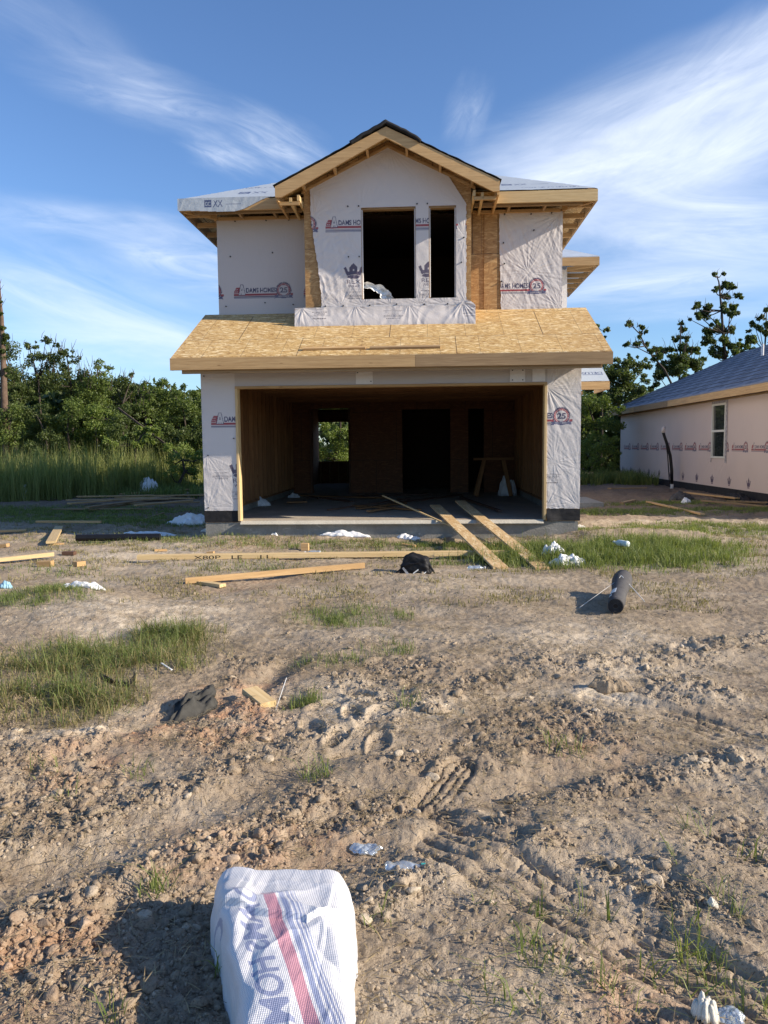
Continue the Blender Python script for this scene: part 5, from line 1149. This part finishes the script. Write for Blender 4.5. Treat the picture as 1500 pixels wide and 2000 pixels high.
# green spray can / pale bottle in grass, bottles
def bottle(name, c, ang, L, r_, mat, label, crush=0., capm=None, seed=0, dz=0.):
    z = hz(c[0], c[1])+r_*.8+dz; RT_ = root(name, (c[0], c[1], z), label, 'bottle')
    ts = np.linspace(0, 1, 22); rad = np.interp(ts, [0, .03, .10, .30, .36, .55, .70, .86, .90, 1.], np.array([.72, .97, 1., .93, 1., 1., .98, .42, .38, .38])*r_)
    D = Vector((math.cos(ang), math.sin(ang), 0)); seg = 18; m = MB(); S = Vector((-D.y, D.x, 0))
    for i, t_ in enumerate(ts):
        for k in range(seg):
            an = 2*math.pi*k/seg; q = rad[i]*(1+crush*.55*float(pn(t_*5+seed, an*1.1, seed)))
            m.v.append(tuple(Vector((c[0], c[1], z))+D*(t_-.5)*L+S*q*math.cos(an)*(1+crush*.15)+Vector((0, 0, 1))*q*math.sin(an)*(1-crush*.42)))
    for i in range(len(ts)-1):
        for k in range(seg): m.f.append((i*seg+k, i*seg+(k+1) % seg, (i+1)*seg+(k+1) % seg, (i+1)*seg+k))
    m.f.append(tuple(range(seg))[::-1]); m.build('bottle_body', mat, RT_, smooth=True)
    e = Vector((c[0], c[1], z))+D*L*.49; MB().tube([e, e+D*.016], r_*.46, 12).build('cap', capm or PIPEW, RT_)
bottle('crushed_bottle', G(788, 1697)[:2], R(6), .128, .021, CLEAR, 'clear crushed plastic bottle with a teal cap on the near dirt', 1., TEAL, 4, -.004)
bottle('clear_bottle', G(612, 1083)[:2], R(180), .21, .035, CLEAR, 'clear water bottle lying behind the long board', .2, PIPEW, 2)
bottle('clear_bottle', G(930, 1112)[:2], R(4), .20, .035, CLEAR, 'clear water bottle lying right of the black bag', .3, PIPEW, 5)
bottle('white_bottle', G(1213, 1085)[:2], R(118), .26, .042, plain('pale_green_plastic', (.62, .72, .70), .35, .06), 'pale bottle lying in the lush grass', 0., PIPEW, 6, .10)
# boards on the garage roof
for x0, x1, y, lab, mt in ((-1.32, -.35, -.34, 'left of two thin boards lying on the garage roof', PINE), (-.28, .80, -.35, 'right and longer of two thin boards lying on the garage roof', PINE_O)):
    o = board('roof_board', (x0, y, gt(y)+.022), (x1, y+.01, gt(y+.01)+.022), .07, .036, mt, None, (0, -.5, 1)); tag(o, lab, 'board', 'thin boards on the garage roof')
# black tool bag
c = G(812, 1119); hb0 = hz(c[0], c[1])
TB = root('tool_bag', (c[0], c[1], hb0), 'black nylon tool bag lying on its side beside the long board', 'bag')
bm = bmesh.new(); bmesh.ops.create_cube(bm, size=1.); bmesh.ops.subdivide_edges(bm, edges=bm.edges, cuts=12, use_grid_fill=True)
for v in bm.verts:
    x, y, z = v.co; q = (abs(2*x)**9+abs(2*y)**9+abs(2*z)**9)**(1/9)
    x, y, z = x/q, y/q, z/q
    z2 = z+.5; x = x*(1.05-.30*z2)+.10*z2*(1-x)*.2
    n_ = float(pn(x*5+y*3, z2*5, 3)); x, y, z2 = x*(1+.08*n_), y*(1+.12*n_), z2*(1-.28*abs(x+.12)*1.4+.05*n_)
    v.co = (x*.36, y*.24, z2*.235)
me = bpy.data.meshes.new('b'); bm.to_mesh(me); bm.free(); me.materials.append(NYLON); me.polygons.foreach_set('use_smooth', np.ones(len(me.polygons), bool))
link('bag_body', me, TB, Matrix.Translation((c[0], c[1], hb0)) @ Matrix.Rotation(R(-8), 4, 'Z'))
def tb(x, y, z): return (c[0]+x, c[1]+y, hb0+z)
MB().tube([tb(-.17, -.10, .10), tb(-.06, -.135, .13), tb(.08, -.12, .15), tb(.15, -.08, .12)], .008, 6).build('strap', BLACKP, TB)
MB().tube([tb(.15, -.08, .12), tb(.20, -.10, .05), tb(.22, -.10, .01), tb(.16, -.13, .008)], .012, 6).build('strap', NYLON, TB)
MB().tube([tb(-.16, -.08, .07), tb(-.21, -.09, .03), tb(-.23, -.05, .008)], .014, 6).build('strap', NYLON, TB)
MB().prism([tb(-.155, -.135, .085), tb(-.135, -.138, .095), tb(-.075, -.146, .022), tb(-.10, -.146, .012)], (0, -.006, 0)).build('pocket_label', plain('grey_patch', (.38, .38, .38), .6), TB)
MB().prism([tb(-.03, -.142, .03), tb(.03, -.142, .075), tb(.035, -.142, .062), tb(-.025, -.142, .018)], (0, -.006, 0)).build('reflective_strip', LABELW, TB)
MB().prism([tb(.08, -.135, .02), tb(.12, -.13, .045), tb(.125, -.13, .035), tb(.09, -.135, .012)], (0, -.006, 0)).build('reflective_strip', LABELW, TB)
for x in (-.055, -.012): MB().tube([tb(x, -.06, .195), tb(x, -.075, .205)], .017, 12).build('round_badge', LABELW, TB)

# ---------------------------------------------------------------- woven sack in the foreground
nu, nv = 420, 640
u, v = np.meshgrid(np.linspace(-1, 1, nu), np.linspace(0, 1, nv), indexing='ij')     # u across, v from the far end toward the camera
yv = -9.93-v*1.10
cx = .105+.28*v-.012*np.sin(v*5)
hw_ = (.232-.080*sm(0, .60, v)+.012*pn(v*7, v*0+4, 3)+.006*pn(v*22, u*0+2, 5))*(1-np.where(u < 0, .16, .0)*np.clip(1-v/.13, 0, 1)**2)
ue = np.sign(u)*np.abs(u)**1.
X = cx+hw_*np.sin(ue*math.pi/2)**1*1.0
edge = np.abs(np.sin(ue*math.pi/2))
prof = np.where(u < 0, (1-edge**14)**.55, (1-edge**7)**.6)
far = np.clip(1-(1-v/.085), 0, 1); farp = np.sqrt(np.clip(1-(1-np.clip(v/.055, 0, 1))**2, 0, 1))
hz_s = (.135+.03*np.sin(v*3.0+.3)+.02*pn(v*4, u*1.2, 8))
Z = hz_s*prof*(.12+.88*farp)
dome = prof*farp
fold = 0
for (fu, fv, a_, wd_, am) in ((-.3, .20, -25, .05, .030), (.35, .28, 38, .045, .034), (.1, .33, -50, .03, .020), (.55, .45, 60, .05, -.03), (-.65, .45, 75, .05, .018), (.2, .12, 8, .04, .016), (-.5, .10, 20, .05, -.018), (.7, .62, 70, .04, .02)):
    ca, sa = math.cos(R(a_)), math.sin(R(a_)); dx, dy = (u-fu)*.22, (v-fv)*1.1
    p_ = dx*ca+dy*sa; q_ = -dx*sa+dy*ca+.02*pn(dx*14, dy*14, int(fu*10)+20)
    fold = fold+am*np.exp(-np.abs(q_/wd_/.45)**1.4)*np.exp(-(p_/.13)**2)
wr = .009*(1-2*np.abs(pn(X*9+yv*4, yv*5, 81)))+.0040*(1-2*np.abs(pn(X*17+yv*9, yv*12, 82)))+.003*(1-2*np.abs(pn(X*40-yv*20, yv*30, 83)))
def facets(U, V, nx, ny, amp, seed):
    """piecewise flat height: the crisp planes and creases of stiff plastic cloth"""
    from mathutils.geometry import delaunay_2d_cdt
    g = np.random.default_rng(seed); P = []
    for a in range(nx+1):
        for b in range(ny+1): P.append((-1.1+2.2*(a+g.uniform(-.38, .38))/nx, -.05+1.1*(b+g.uniform(-.38, .38))/ny))
    P += [(-1.6, -.4), (1.6, -.4), (1.6, 1.5), (-1.6, 1.5)]
    r_ = delaunay_2d_cdt([Vector(p) for p in P], [], [], 0, 1e-6); Q_ = [tuple(q) for q in r_[0]]; Hh = g.uniform(-1, 1, len(Q_)); out = np.zeros(U.shape)
    for t3 in r_[2]:
        (x0, y0), (x1, y1), (x2, y2) = (Q_[i] for i in t3[:3]); D = (y1-y2)*(x0-x2)+(x2-x1)*(y0-y2)
        if abs(D) < 1e-9: continue
        a = ((y1-y2)*(U-x2)+(x2-x1)*(V-y2))/D; b = ((y2-y0)*(U-x2)+(x0-x2)*(V-y2))/D; c_ = 1-a-b
        m_ = (a >= -1e-6) & (b >= -1e-6) & (c_ >= -1e-6); out[m_] = (a*Hh[t3[0]]+b*Hh[t3[1]]+c_*Hh[t3[2]])[m_]
    for _ in range(2):
        out[1:-1] = (out[:-2]+2*out[1:-1]+out[2:])/4; out[:, 1:-1] = (out[:, :-2]+2*out[:, 1:-1]+out[:, 2:])/4
    return out*amp
uw, vw = X/.24-.4+.05*pn(u*3, v*4, 5), v+.02*pn(u*3, v*4, 6)
fc = facets(uw, vw, 5, 9, .014, 11)+facets(uw+.3, vw, 11, 20, .0035, 12)
fA, fB, fC = G(395, 1752, .17), G(600, 1792, .17), G(705, 1738, .17)
yl = np.interp(X+.012*pn(X*30, yv*0, 61), [fA[0], fB[0], fC[0]], [fA[1], fB[1], fC[1]])
Z = Z+(.020*sm(-.005, .005, yv-yl)*sm(.0, .05, v)+fc*(.4+.6*sm(.02, .2, v))+fold*.35+wr*.12)*dome
Xs = X+.004*pn(Z*20, yv*14, 84)*edge; Ys = yv+.018*pn(X*6, v*4, 85)+.03*(np.abs(u)**2.2)*(-1)*(1-v)*.6-.02*u*(1-v)
Zs = H(Xs, Ys)*np.clip(1-prof*3, 0, 1)+np.where(prof > 0, Z, 0)-.01
Zs = np.where((np.abs(u) > .995) | (v < .002), H(Xs, Ys)-.03, Zs)
SP = Ras(1.5, .62)                     # print: text runs toward the camera, seen through from the back
SP.text('DAMS HOMES', .02, .255, .115, (.38, .43, .64), .025, width=1.15); SP.rect(0, .145, 1.4, .215, (.72, .30, .38)); 
for a, b in ((.098, .128), (.070, .085), (.050, .060), (.034, .041)): SP.rect(0, a, 1.4, b, (.35, .42, .66))
SP.text('C', .16, .46, .10, (.5, .53, .68), .0, width=.10)
su = (v*1.10); sv = X
wob = .03*pn(v*5, u*1.5, 86)+.05*sm(.3, 0, v)*(-1)
ra, rb = G(555, 1823, .18), G(597, 1943, .185); Xred = ra[0]+(yv-ra[1])*(rb[0]-ra[0])/(rb[1]-ra[1])
sa_, sb_ = G(515, 1823, .18)[1], G(570, 1985, .185)[1]
tu = .445+(yv-sa_)*(1.02-.445)/(sb_-sa_); tv = .18-(X-Xred)*1.8+wob*.3
col = ink(tu, tv, [(SP, 0, 0, 1.)], .88)
scr = sm(.22, .12, v)[..., None]       # the far end is folded over: print breaks up there
b2 = ink(tv*1.1+.35, 1.0-tu*.9-.25+u*.1-.1, [(SP, 0, 0, 1.)], .7); col = col*(1-scr)+b2*scr
col = np.concatenate((col, np.ones(u.shape+(1,))), -1)
k = (np.arange(nu-1)[:, None]*nv+np.arange(nv-1)[None, :]).ravel(); Q = np.stack((k, k+1, k+nv+1, k+nv), 1)
me = mesh_np('woven_sack', np.stack((Xs, Ys, Zs), -1).reshape(-1, 3), Q, np.full(len(Q), 4), SACK, True, {'ink': ('FLOAT_COLOR', col.reshape(-1, 4))})
a = me.attributes.new('suv', 'FLOAT_VECTOR', 'POINT'); a.data.foreach_set('vector', np.stack((X, su*1.0, u*0), -1).astype(np.float32).ravel())
tag(link('woven_sack', me), 'white woven plastic sack with blue and red print lying in the foreground', 'sack')

# ---------------------------------------------------------------- trees and shrubs
def leaves(C, Rr, n_per, size, seed, squash=.8, up=.4):
    """leaf quads spread through clumps at centres C with radii Rr"""
    g = np.random.default_rng(seed); tot = []; nb_ = (n_per*np.asarray(Rr)**2).astype(int)+12
    pts = []; tn = []
    for c, r_, n in zip(C, Rr, nb_):
        # each clump is itself a handful of sub-clumps so that gaps and an uneven edge appear
        ns = max(4, int(8*r_/.5)); sc_ = g.normal(0, 1, (ns, 3)); sc_ /= np.linalg.norm(sc_, axis=1)[:, None]; sc_ *= (r_*.82*g.random(ns)**.45)[:, None]; sc_[:, 2] *= squash
        sr = r_*g.uniform(.18, .55, ns); w_ = sr**2; k = g.choice(ns, n, p=w_/w_.sum())
        d = g.normal(0, 1, (n, 3)); d /= np.linalg.norm(d, axis=1)[:, None]
        pts.append(np.array(c)+sc_[k]+d*(sr[k]*g.random(n)**.5)[:, None]*np.array([1, 1, .8]))
        tn.append(np.clip(.15+.55*g.random(n)+.3*g.random(ns)[k], 0, 1))
    P = np.concatenate(pts); T_ = np.concatenate(tn); n = len(P)
    nrm = g.normal(0, 1, (n, 3)); nrm[:, 2] += up; nrm /= np.linalg.norm(nrm, axis=1)[:, None]
    a = np.cross(nrm, g.normal(0, 1, (n, 3))); a /= np.linalg.norm(a, axis=1)[:, None]; b = np.cross(nrm, a)
    s = (size*g.uniform(.5, 1.3, n))[:, None]
    V = np.stack((P-a*s*.5, P-b*s*.26+a*s*.05, P+a*s*.5, P+b*s*.26+a*s*.05), 1).reshape(-1, 3)
    return V, np.repeat(T_, 4)
def tree(name, label, cat, base, trunk, limbs, C, Rr, mat, n_per=700, size=.12, seed=0, tr=.12, group=None, bark=BARK, twigs=0, squash=.8):
    rt = root(name, base, label, cat, group); g = random.Random(seed)
    m = MB(); n = len(trunk); m.tube(trunk, [tr*.6*(1-.78*i/(n-1))+.008 for i in range(n)], 8)
    for L in limbs: k = len(L); m.tube(L, [tr*.25*(1-.8*i/(k-1))+.004 for i in range(k)], 6)
    m.build('trunk', bark, rt, smooth=True)
    V, T_ = leaves(C, Rr, n_per, size, seed, squash); k = np.arange(len(V)//4)*4
    me = mesh_np('crown', V, np.stack((k, k+1, k+2, k+3), 1), np.full(len(k), 4), mat, False, {'tint': ('FLOAT', T_)})
    link('crown', me, rt)
    if twigs:
        m = MB()
        for i in range(twigs):
            j = g.randrange(len(C)); c = Vector(C[j])+Vector((g.uniform(-1, 1)*Rr[j]*.7, g.uniform(-1, 1)*Rr[j]*.7, Rr[j]*.2)); l = g.uniform(.5, 1.15)*Rr[j]
            d = Vector((g.uniform(-.35, .45), g.uniform(-.3, .3), 1)); m.tube([c, c+d*l*.5+Vector((g.uniform(-.06, .06), 0, 0)), c+d*l], [.014, .009, .004], 4, cap=False)
        m.build('twigs', bark, rt)['kind'] = 'stuff'
    return rt
def ztree(name, label, cat, y, clumps, zoom, mat, seed, n_per=700, size=.12, trunkp=None, limbsp=(), tr=.10, depth=.9, group=None, **kw):
    """clumps given where they stand out in the photograph, turned into real positions around depth y"""
    x0, y0, k = zoom; g = random.Random(seed); C = []; Rr = []
    for (cx_, cy_, rr_) in clumps:
        yy_ = y+g.uniform(-1, 1)*depth; px, py = x0+cx_/k, y0+cy_/k; p = PY(px, py, yy_); C.append(tuple(p)); Rr.append(rr_/k*(yy_-CAM[1])/F)
    cv = np.array(C)
    if trunkp is None:
        bx_ = float(np.average(cv[:, 0])); t0 = Vector((bx_, y, hz(bx_, y)-.1)); zt = cv[:, 2].max()
        tk = [t0]+[Vector((bx_+g.uniform(-.15, .15), y+g.uniform(-.1, .1), t0.z+(zt-t0.z)*q)) for q in (.25, .5, .75)]+[Vector(C[int(cv[:, 2].argmax())])]
    else:
        tk = [Vector(PY(x0+a/k, y0+b/k, y)) for a, b in trunkp]; tk = [Vector((tk[0].x+g.uniform(-.1, .1), y, hz(tk[0].x, y)-.1))]+tk
    lm = []
    for L in limbsp: lm.append([Vector(PY(x0+a/k, y0+b/k, y)) for a, b in L])
    for c in C:
        c = Vector(c); q = min(tk, key=lambda p: (p-c).length+2*max(0, p.z-c.z)); lm.append([q, q.lerp(c, .5)+Vector((0, 0, -.1)), c])
    return tree(name, label, cat, (tk[0].x, y, 0), tk, lm, C, Rr, mat, n_per, size, seed, tr, group, **kw)
ZL, ZR = (0, 520, 3.571), (1100, 500, 3.75)
GLT, GLS, GRT = 'trees along the left woodland edge', 'shrubs along the left woodland edge', 'trees behind the neighbour house'
NP = 2200
ztree('scrub_tree', 'dark leafy tree behind the pine trunk at the far left', 'tree', 17, [(60, 620, 120), (20, 560, 70), (120, 760, 140), (40, 780, 120), (60, 900, 140), (160, 900, 120)], ZL, LEAF_D, 1, NP, .10, group=GLT, twigs=14)
ztree('scrub_tree', 'tree with an arching top right of the pine trunk', 'tree', 18, [(200, 550, 50), (250, 555, 45), (320, 515, 60), (375, 540, 50), (220, 650, 90), (300, 740, 130), (230, 830, 130), (330, 640, 70)], ZL, LEAF_D, 2, NP, .10, group=GLT, twigs=16)
ztree('scrub_tree', 'tallest dark tree of the left woods with bare twigs on top', 'tree', 18.5, [(460, 590, 65), (430, 690, 115), (515, 650, 60), (480, 820, 150), (560, 760, 80), (390, 800, 110), (420, 600, 40)], ZL, LEAF_D, 3, NP, .10, group=GLT, twigs=34)
ztree('scrub_tree', 'broad tree with a thin twiggy top in the middle of the left woods', 'tree', 19, [(680, 715, 70), (650, 800, 115), (740, 730, 55), (700, 900, 150), (610, 880, 110), (600, 790, 60)], ZL, LEAF_M, 4, NP, .10, group=GLT, twigs=30)
ztree('scrub_tree', 'lower tree with spiky twigs left of the sky gap', 'tree', 19, [(860, 790, 65), (820, 860, 115), (925, 760, 35), (900, 900, 100), (940, 840, 40), (800, 950, 110)], ZL, LEAF_D, 5, NP, .10, group=GLT, twigs=26)
ztree('scrub_tree', 'small tree under the sky gap beside the round-topped tree', 'tree', 19.5, [(1000, 830, 50), (960, 900, 70), (1010, 930, 95), (1050, 900, 50), (960, 1000, 100)], ZL, LEAF_M, 6, NP, .10, group=GLT, twigs=18)
ztree('scrub_tree', 'bright round-topped tree nearest the left side of the house', 'tree', 20, [(1150, 810, 70), (1120, 860, 80), (1130, 940, 120), (1220, 890, 70), (1290, 860, 60), (1350, 890, 60), (1340, 980, 120), (1250, 1000, 130), (1180, 1050, 120), (1430, 930, 90), (1450, 1050, 120)], ZL, LEAF_M, 7, NP, .10, group=GLT)
ztree('bush', 'dense dark bush at the far left beneath the pine', 'bush', 14.5, [(80, 1030, 120), (40, 1130, 130), (170, 1110, 120), (100, 1220, 110), (-60, 1080, 130)], ZL, LEAF_M, 11, NP*1.3, .085, group=GLS)
ztree('bush', 'dark bush below the arching tree', 'bush', 15, [(240, 1010, 120), (330, 1060, 120), (260, 1160, 120), (350, 1180, 110), (250, 1270, 90)], ZL, LEAF_D, 12, NP*1.3, .085, group=GLS)
ztree('bush', 'mid-height bush below the tallest tree', 'bush', 15, [(480, 1000, 130), (440, 1110, 110), (520, 1130, 110), (470, 1230, 110), (560, 1000, 80)], ZL, LEAF_M, 13, NP*1.3, .085, group=GLS)
ztree('bush', 'bush with yellowish leaves in the middle of the left woods', 'bush', 15.5, [(640, 1050, 120), (600, 1150, 100), (700, 1130, 110), (650, 1240, 100), (760, 1060, 100)], ZL, LEAF_L, 14, NP*1.3, .085, group=GLS)
ztree('bush', 'dark bush under the lower twiggy tree', 'bush', 15.5, [(850, 1010, 110), (820, 1110, 110), (900, 1080, 110), (780, 1200, 100), (860, 1210, 90)], ZL, LEAF_D, 15, NP*1.3, .085, group=GLS)
ztree('sapling', 'bright light green sapling among the left bushes', 'sapling', 13.5, [(1050, 1110, 60), (990, 1150, 60), (1090, 1150, 55), (940, 1170, 50), (1040, 1190, 70), (900, 1220, 60), (980, 1230, 70), (740, 1210, 50), (800, 1240, 55)], ZL, LEAF_L, 16, NP*1.2, .10, group=GLS, depth=.4)
ztree('bush', 'feathery bush beside the left pier', 'bush', 12.5, [(1200, 1270, 90), (1290, 1310, 100), (1360, 1360, 90), (1180, 1360, 90), (1270, 1410, 90), (1370, 1440, 80), (1430, 1330, 90), (1190, 1450, 60)], ZL, LEAF_L, 17, NP*1.5, .07, group=GLS)
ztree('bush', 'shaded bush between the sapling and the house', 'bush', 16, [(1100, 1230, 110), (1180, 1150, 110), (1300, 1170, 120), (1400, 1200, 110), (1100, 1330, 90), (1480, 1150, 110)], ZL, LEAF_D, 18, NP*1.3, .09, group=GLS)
for i_, (x_, y_, n_) in enumerate(((-15.5, 15.5, LEAF_M), (-13.6, 16.0, LEAF_D), (-11.9, 16.2, LEAF_L), (-10.2, 16.0, LEAF_D), (-8.4, 16.2, LEAF_M), (-6.7, 16., LEAF_L), (-5.2, 16.4, LEAF_D))):
    g_ = random.Random(i_+60); C_ = [(x_+g_.uniform(-1.1, 1.1), y_+g_.uniform(-.6, .6), g_.uniform(.35, 1.9)) for _ in range(13)]
    ms_ = ['low dark undergrowth bush', 'low olive undergrowth bush', 'low pale undergrowth bush']
    tree('undergrowth_bush', ('far left', 'second from the left', 'third from the left', 'middle', 'third from the house', 'second from the house', 'nearest the house')[i_]+' of the low undergrowth bushes behind the tall weeds', 'bush', (x_, y_, 0), [Vector((x_, y_, -.1)), Vector((x_, y_, .6)), Vector((x_+.1, y_, 1.2))], [[Vector((x_, y_, .3)), Vector(c_)] for c_ in C_], C_, [g_.uniform(.45, .8) for _ in C_], n_, 1500, .10, i_+60, .05, 'undergrowth bushes behind the tall weeds')
# the pine trunk at the left edge
xa = PY(8, 800, 14.5); PT = root('pine_tree', (xa[0], 14.5, 0), 'tall pine trunk with patchy bark and vines at the left edge', 'tree')
tp = [Vector(PY(14, 900, 14.5)), Vector(PY(9, 800, 14.5)), Vector(PY(6, 700, 14.5)), Vector(PY(3, 620, 14.5)), Vector(PY(1, 590, 14.5)), Vector(PY(-1, 545, 14.5))]
tp[0].z = -.1; MB().tube(tp, [.13, .12, .10, .07, .04, .012], 12).build('trunk', PINEBARK, PT, smooth=True)
CC = [tuple(PY(a, b, 14.4)) for a, b in ((4, 690), (10, 655), (2, 640), (8, 670), (0, 610), (4, 590), (14, 720), (2, 730))]; V, T_ = leaves(CC, [.28, .22, .25, .2, .14, .10, .2, .3], NP*3, .08, 77); k = np.arange(len(V)//4)*4
link('crown', mesh_np('crown', V, np.stack((k, k+1, k+2, k+3), 1), np.full(len(k), 4), LEAF_D, False, {'tint': ('FLOAT', T_)}), PT)
m = MB()
for i in range(14): 
    c = tp[2].lerp(tp[5], i/14); m.tube([c, c+Vector((random.uniform(-.5, .5), random.uniform(-.3, .3), random.uniform(.1, .4)))], [.012, .004], 4, cap=False)
m.build('twigs', PINEBARK, PT)
lumber('fallen_trunk', (-10.2, 14.2), (-8.0, 13.8), .06, .06, BARK, 'pale leaning dead stem in the left woods', 'dead stem', za=2.9, zb=1.3)
# behind the neighbour
ztree('tall_tree', 'tallest tree behind the neighbour roof with a bare forked top', 'tree', 26, [(1110, 132, 28), (1160, 135, 26), (1180, 215, 60), (1110, 245, 30), (1240, 235, 35), (1275, 300, 40), (1190, 300, 45), (1255, 370, 50), (1180, 360, 50), (1200, 420, 50), (1250, 430, 45), (1000, 355, 45), (1050, 380, 50), (965, 385, 25), (1030, 430, 60), (985, 430, 45), (930, 465, 24), (1110, 490, 40), (1150, 540, 60), (1240, 545, 45), (1090, 560, 60), (1060, 620, 60), (1180, 600, 50), (1220, 650, 60), (1130, 690, 60), (1250, 700, 50), (1200, 720, 60), (1120, 740, 40)],
      ZR, LEAF_D, 21, NP*1.3, .15, trunkp=[(1190, 760), (1170, 560), (1160, 400), (1150, 290), (1140, 190), (1125, 150)], limbsp=[[(1170, 560), (1100, 470), (1010, 400)], [(1190, 620), (1210, 540), (1220, 430), (1250, 330)]], tr=.13, depth=.7, group=GRT, squash=.6, twigs=60)
ztree('leaning_tree', 'slender tree leaning left with small tufts of leaves', 'tree', 23, [(500, 500, 38), (470, 510, 22), (555, 530, 40), (590, 560, 30), (560, 590, 30), (480, 640, 40), (530, 640, 45), (450, 655, 22), (600, 650, 30), (640, 700, 40), (690, 690, 40), (700, 740, 60)],
      ZR, LEAF_D, 22, NP*1.3, .13, trunkp=[(790, 930), (740, 830), (660, 740), (600, 660), (560, 570), (500, 510)], limbsp=[[(640, 720), (560, 680), (470, 650)]], tr=.09, depth=.4, group=GRT, squash=.65, twigs=30)
ztree('bushy_tree', 'thick tree in the middle of the gap behind the neighbour roof', 'tree', 25, [(860, 490, 28), (880, 535, 35), (850, 600, 45), (900, 610, 45), (800, 600, 18), (740, 690, 70), (890, 700, 80), (960, 690, 60), (830, 770, 100), (930, 780, 90), (1030, 765, 35), (760, 820, 90), (880, 860, 90), (700, 880, 60), (980, 850, 70), (660, 960, 50)],
      ZR, LEAF_D, 23, NP*1.5, .14, tr=.12, depth=.8, group=GRT, twigs=50)
ztree('edge_tree', 'tree at the right edge of the view above the neighbour roof', 'tree', 26, [(1490, 395, 40), (1440, 460, 38), (1490, 480, 45), (1400, 505, 35), (1370, 550, 24), (1440, 530, 40), (1490, 560, 50), (1560, 520, 80), (1540, 620, 80)], ZR, LEAF_D, 24, NP*1.3, .15, tr=.1, depth=.5, group=GRT, squash=.7, twigs=20)
ztree('low_tree', 'low round tree just above the neighbour roof, left of the edge tree', 'tree', 27, [(1330, 625, 50), (1380, 620, 45), (1290, 650, 40), (1360, 680, 60), (1300, 720, 60)], ZR, LEAF_M, 25, NP*1.5, .14, tr=.09, group=GRT)
ztree('far_tree', 'small tree top peeping over the garage roof edge', 'tree', 24, [(240, 515, 28), (320, 540, 32), (290, 590, 30), (240, 570, 24), (300, 640, 36), (310, 720, 50)], ZR, LEAF_D, 26, NP*1.3, .13, tr=.08, depth=.3, group=GRT)
ztree('bushy_tree', 'big dark tree between the two houses', 'tree', 21.5, [(560, 790, 95), (500, 740, 50), (600, 810, 55), (440, 850, 105), (400, 760, 40), (390, 830, 60), (340, 900, 130), (480, 950, 120), (600, 900, 50), (250, 820, 110), (200, 950, 140), (380, 1040, 130), (560, 980, 60), (520, 1060, 90)], ZR, LEAF_D, 27, NP*1.3, .12, tr=.13, group=GRT)
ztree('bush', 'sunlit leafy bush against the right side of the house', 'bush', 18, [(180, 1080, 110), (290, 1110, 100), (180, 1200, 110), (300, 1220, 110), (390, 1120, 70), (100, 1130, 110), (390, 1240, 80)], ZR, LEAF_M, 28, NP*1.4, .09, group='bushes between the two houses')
ztree('bush', 'yellow-green low bush at the far corner of the neighbour house', 'bush', 17.5, [(200, 1350, 100), (320, 1360, 100), (160, 1440, 100), (280, 1460, 100), (370, 1450, 80), (240, 1540, 90), (370, 1540, 70), (130, 1550, 90), (400, 1340, 60)], ZR, LEAF_L, 29, NP*1.6, .075, group='bushes between the two houses')
# behind the house, seen through it
ztree('bush', 'sunlit bush seen through the rear window of the garage', 'bush', 19.5, [(610, 790, 30), (650, 800, 32), (690, 795, 30), (620, 840, 30), (660, 850, 34), (700, 845, 32), (630, 885, 30), (670, 890, 30), (700, 880, 30), (640, 750, 30), (690, 750, 30), (740, 820, 36), (570, 830, 34)], (0, 0, 1), LEAF_L, 30, NP*1.6, .09)
def wood_line(x0, x1, y, zt, n, seed, lab):
    g = np.random.default_rng(seed); C = np.stack((g.uniform(x0, x1, n), y+g.normal(0, 1.2, n), g.uniform(.2, zt, n)), 1); V, T_ = leaves(C, g.uniform(.8, 1.6, n), 480, .34, seed); k = np.arange(len(V)//4)*4
    tag(link('far_woods', mesh_np('far_woods', V, np.stack((k, k+1, k+2, k+3), 1), np.full(len(k), 4), LEAF_D, False, {'tint': ('FLOAT', T_)})), lab, 'woods', kind='stuff')
wood_line(-26, -6, 24, 4.0, 210, 40, 'dense dark woods behind the left treeline'); wood_line(-6, 26, 30, 3.6, 190, 41, 'dense dark woods behind both houses'); wood_line(-60, 60, 60, 6, 200, 42, 'distant woods on the horizon')
# tall weeds
def weeds(n, poly, hr, seed, lab, name='tall_weeds'):
    g = np.random.default_rng(seed); out = []
    c = np.stack((g.uniform(poly[0], poly[1], n), g.uniform(poly[2], poly[3], n)), 1); m_ = fbm(c[:, 0]*.8, c[:, 1]*.8, 3, seed) > -.25; c = c[m_]
    # keep them on the woodland side of a slanting edge
    c = c[c[:, 1] > np.interp(c[:, 0], [-16, -11.5, -9.6, -8.2, -7], [5.2, 7.3, 9.6, 12.4, 16])]
    k = 16; P = np.repeat(c, k, 0)+g.normal(0, .05, (len(c)*k, 2)); hh = np.repeat(g.uniform(hr[0], hr[1], len(c)), k)*g.uniform(.45, 1.05, len(P))
    blades(name, P, hh, .016, .22, FENNEL, lab, cat='weeds', droop=.2)
weeds(2600, (-16, -7.2, 5, 15.5), (.7, 1.9), 90, 'feathery tall weeds standing in front of the left woods')
P = masked(9000, 4.2, 8.6, 14.5, 19, lambda x, y: .8*tuft(x, y, 1.2, 75)); blades('weedy_edge', P, rng.uniform(.15, .6, len(P)), .02, .35, GRASS, 'weeds along the foot of the bushes between the houses', cat='weeds')
P = masked(9000, -9.5, -3.6, 10, 17, lambda x, y: .8*tuft(x, y, 1.2, 76)); blades('weedy_edge', P, rng.uniform(.1, .45, len(P)), .02, .4, GRASS, 'weeds at the foot of the bushes beside the house', cat='weeds')
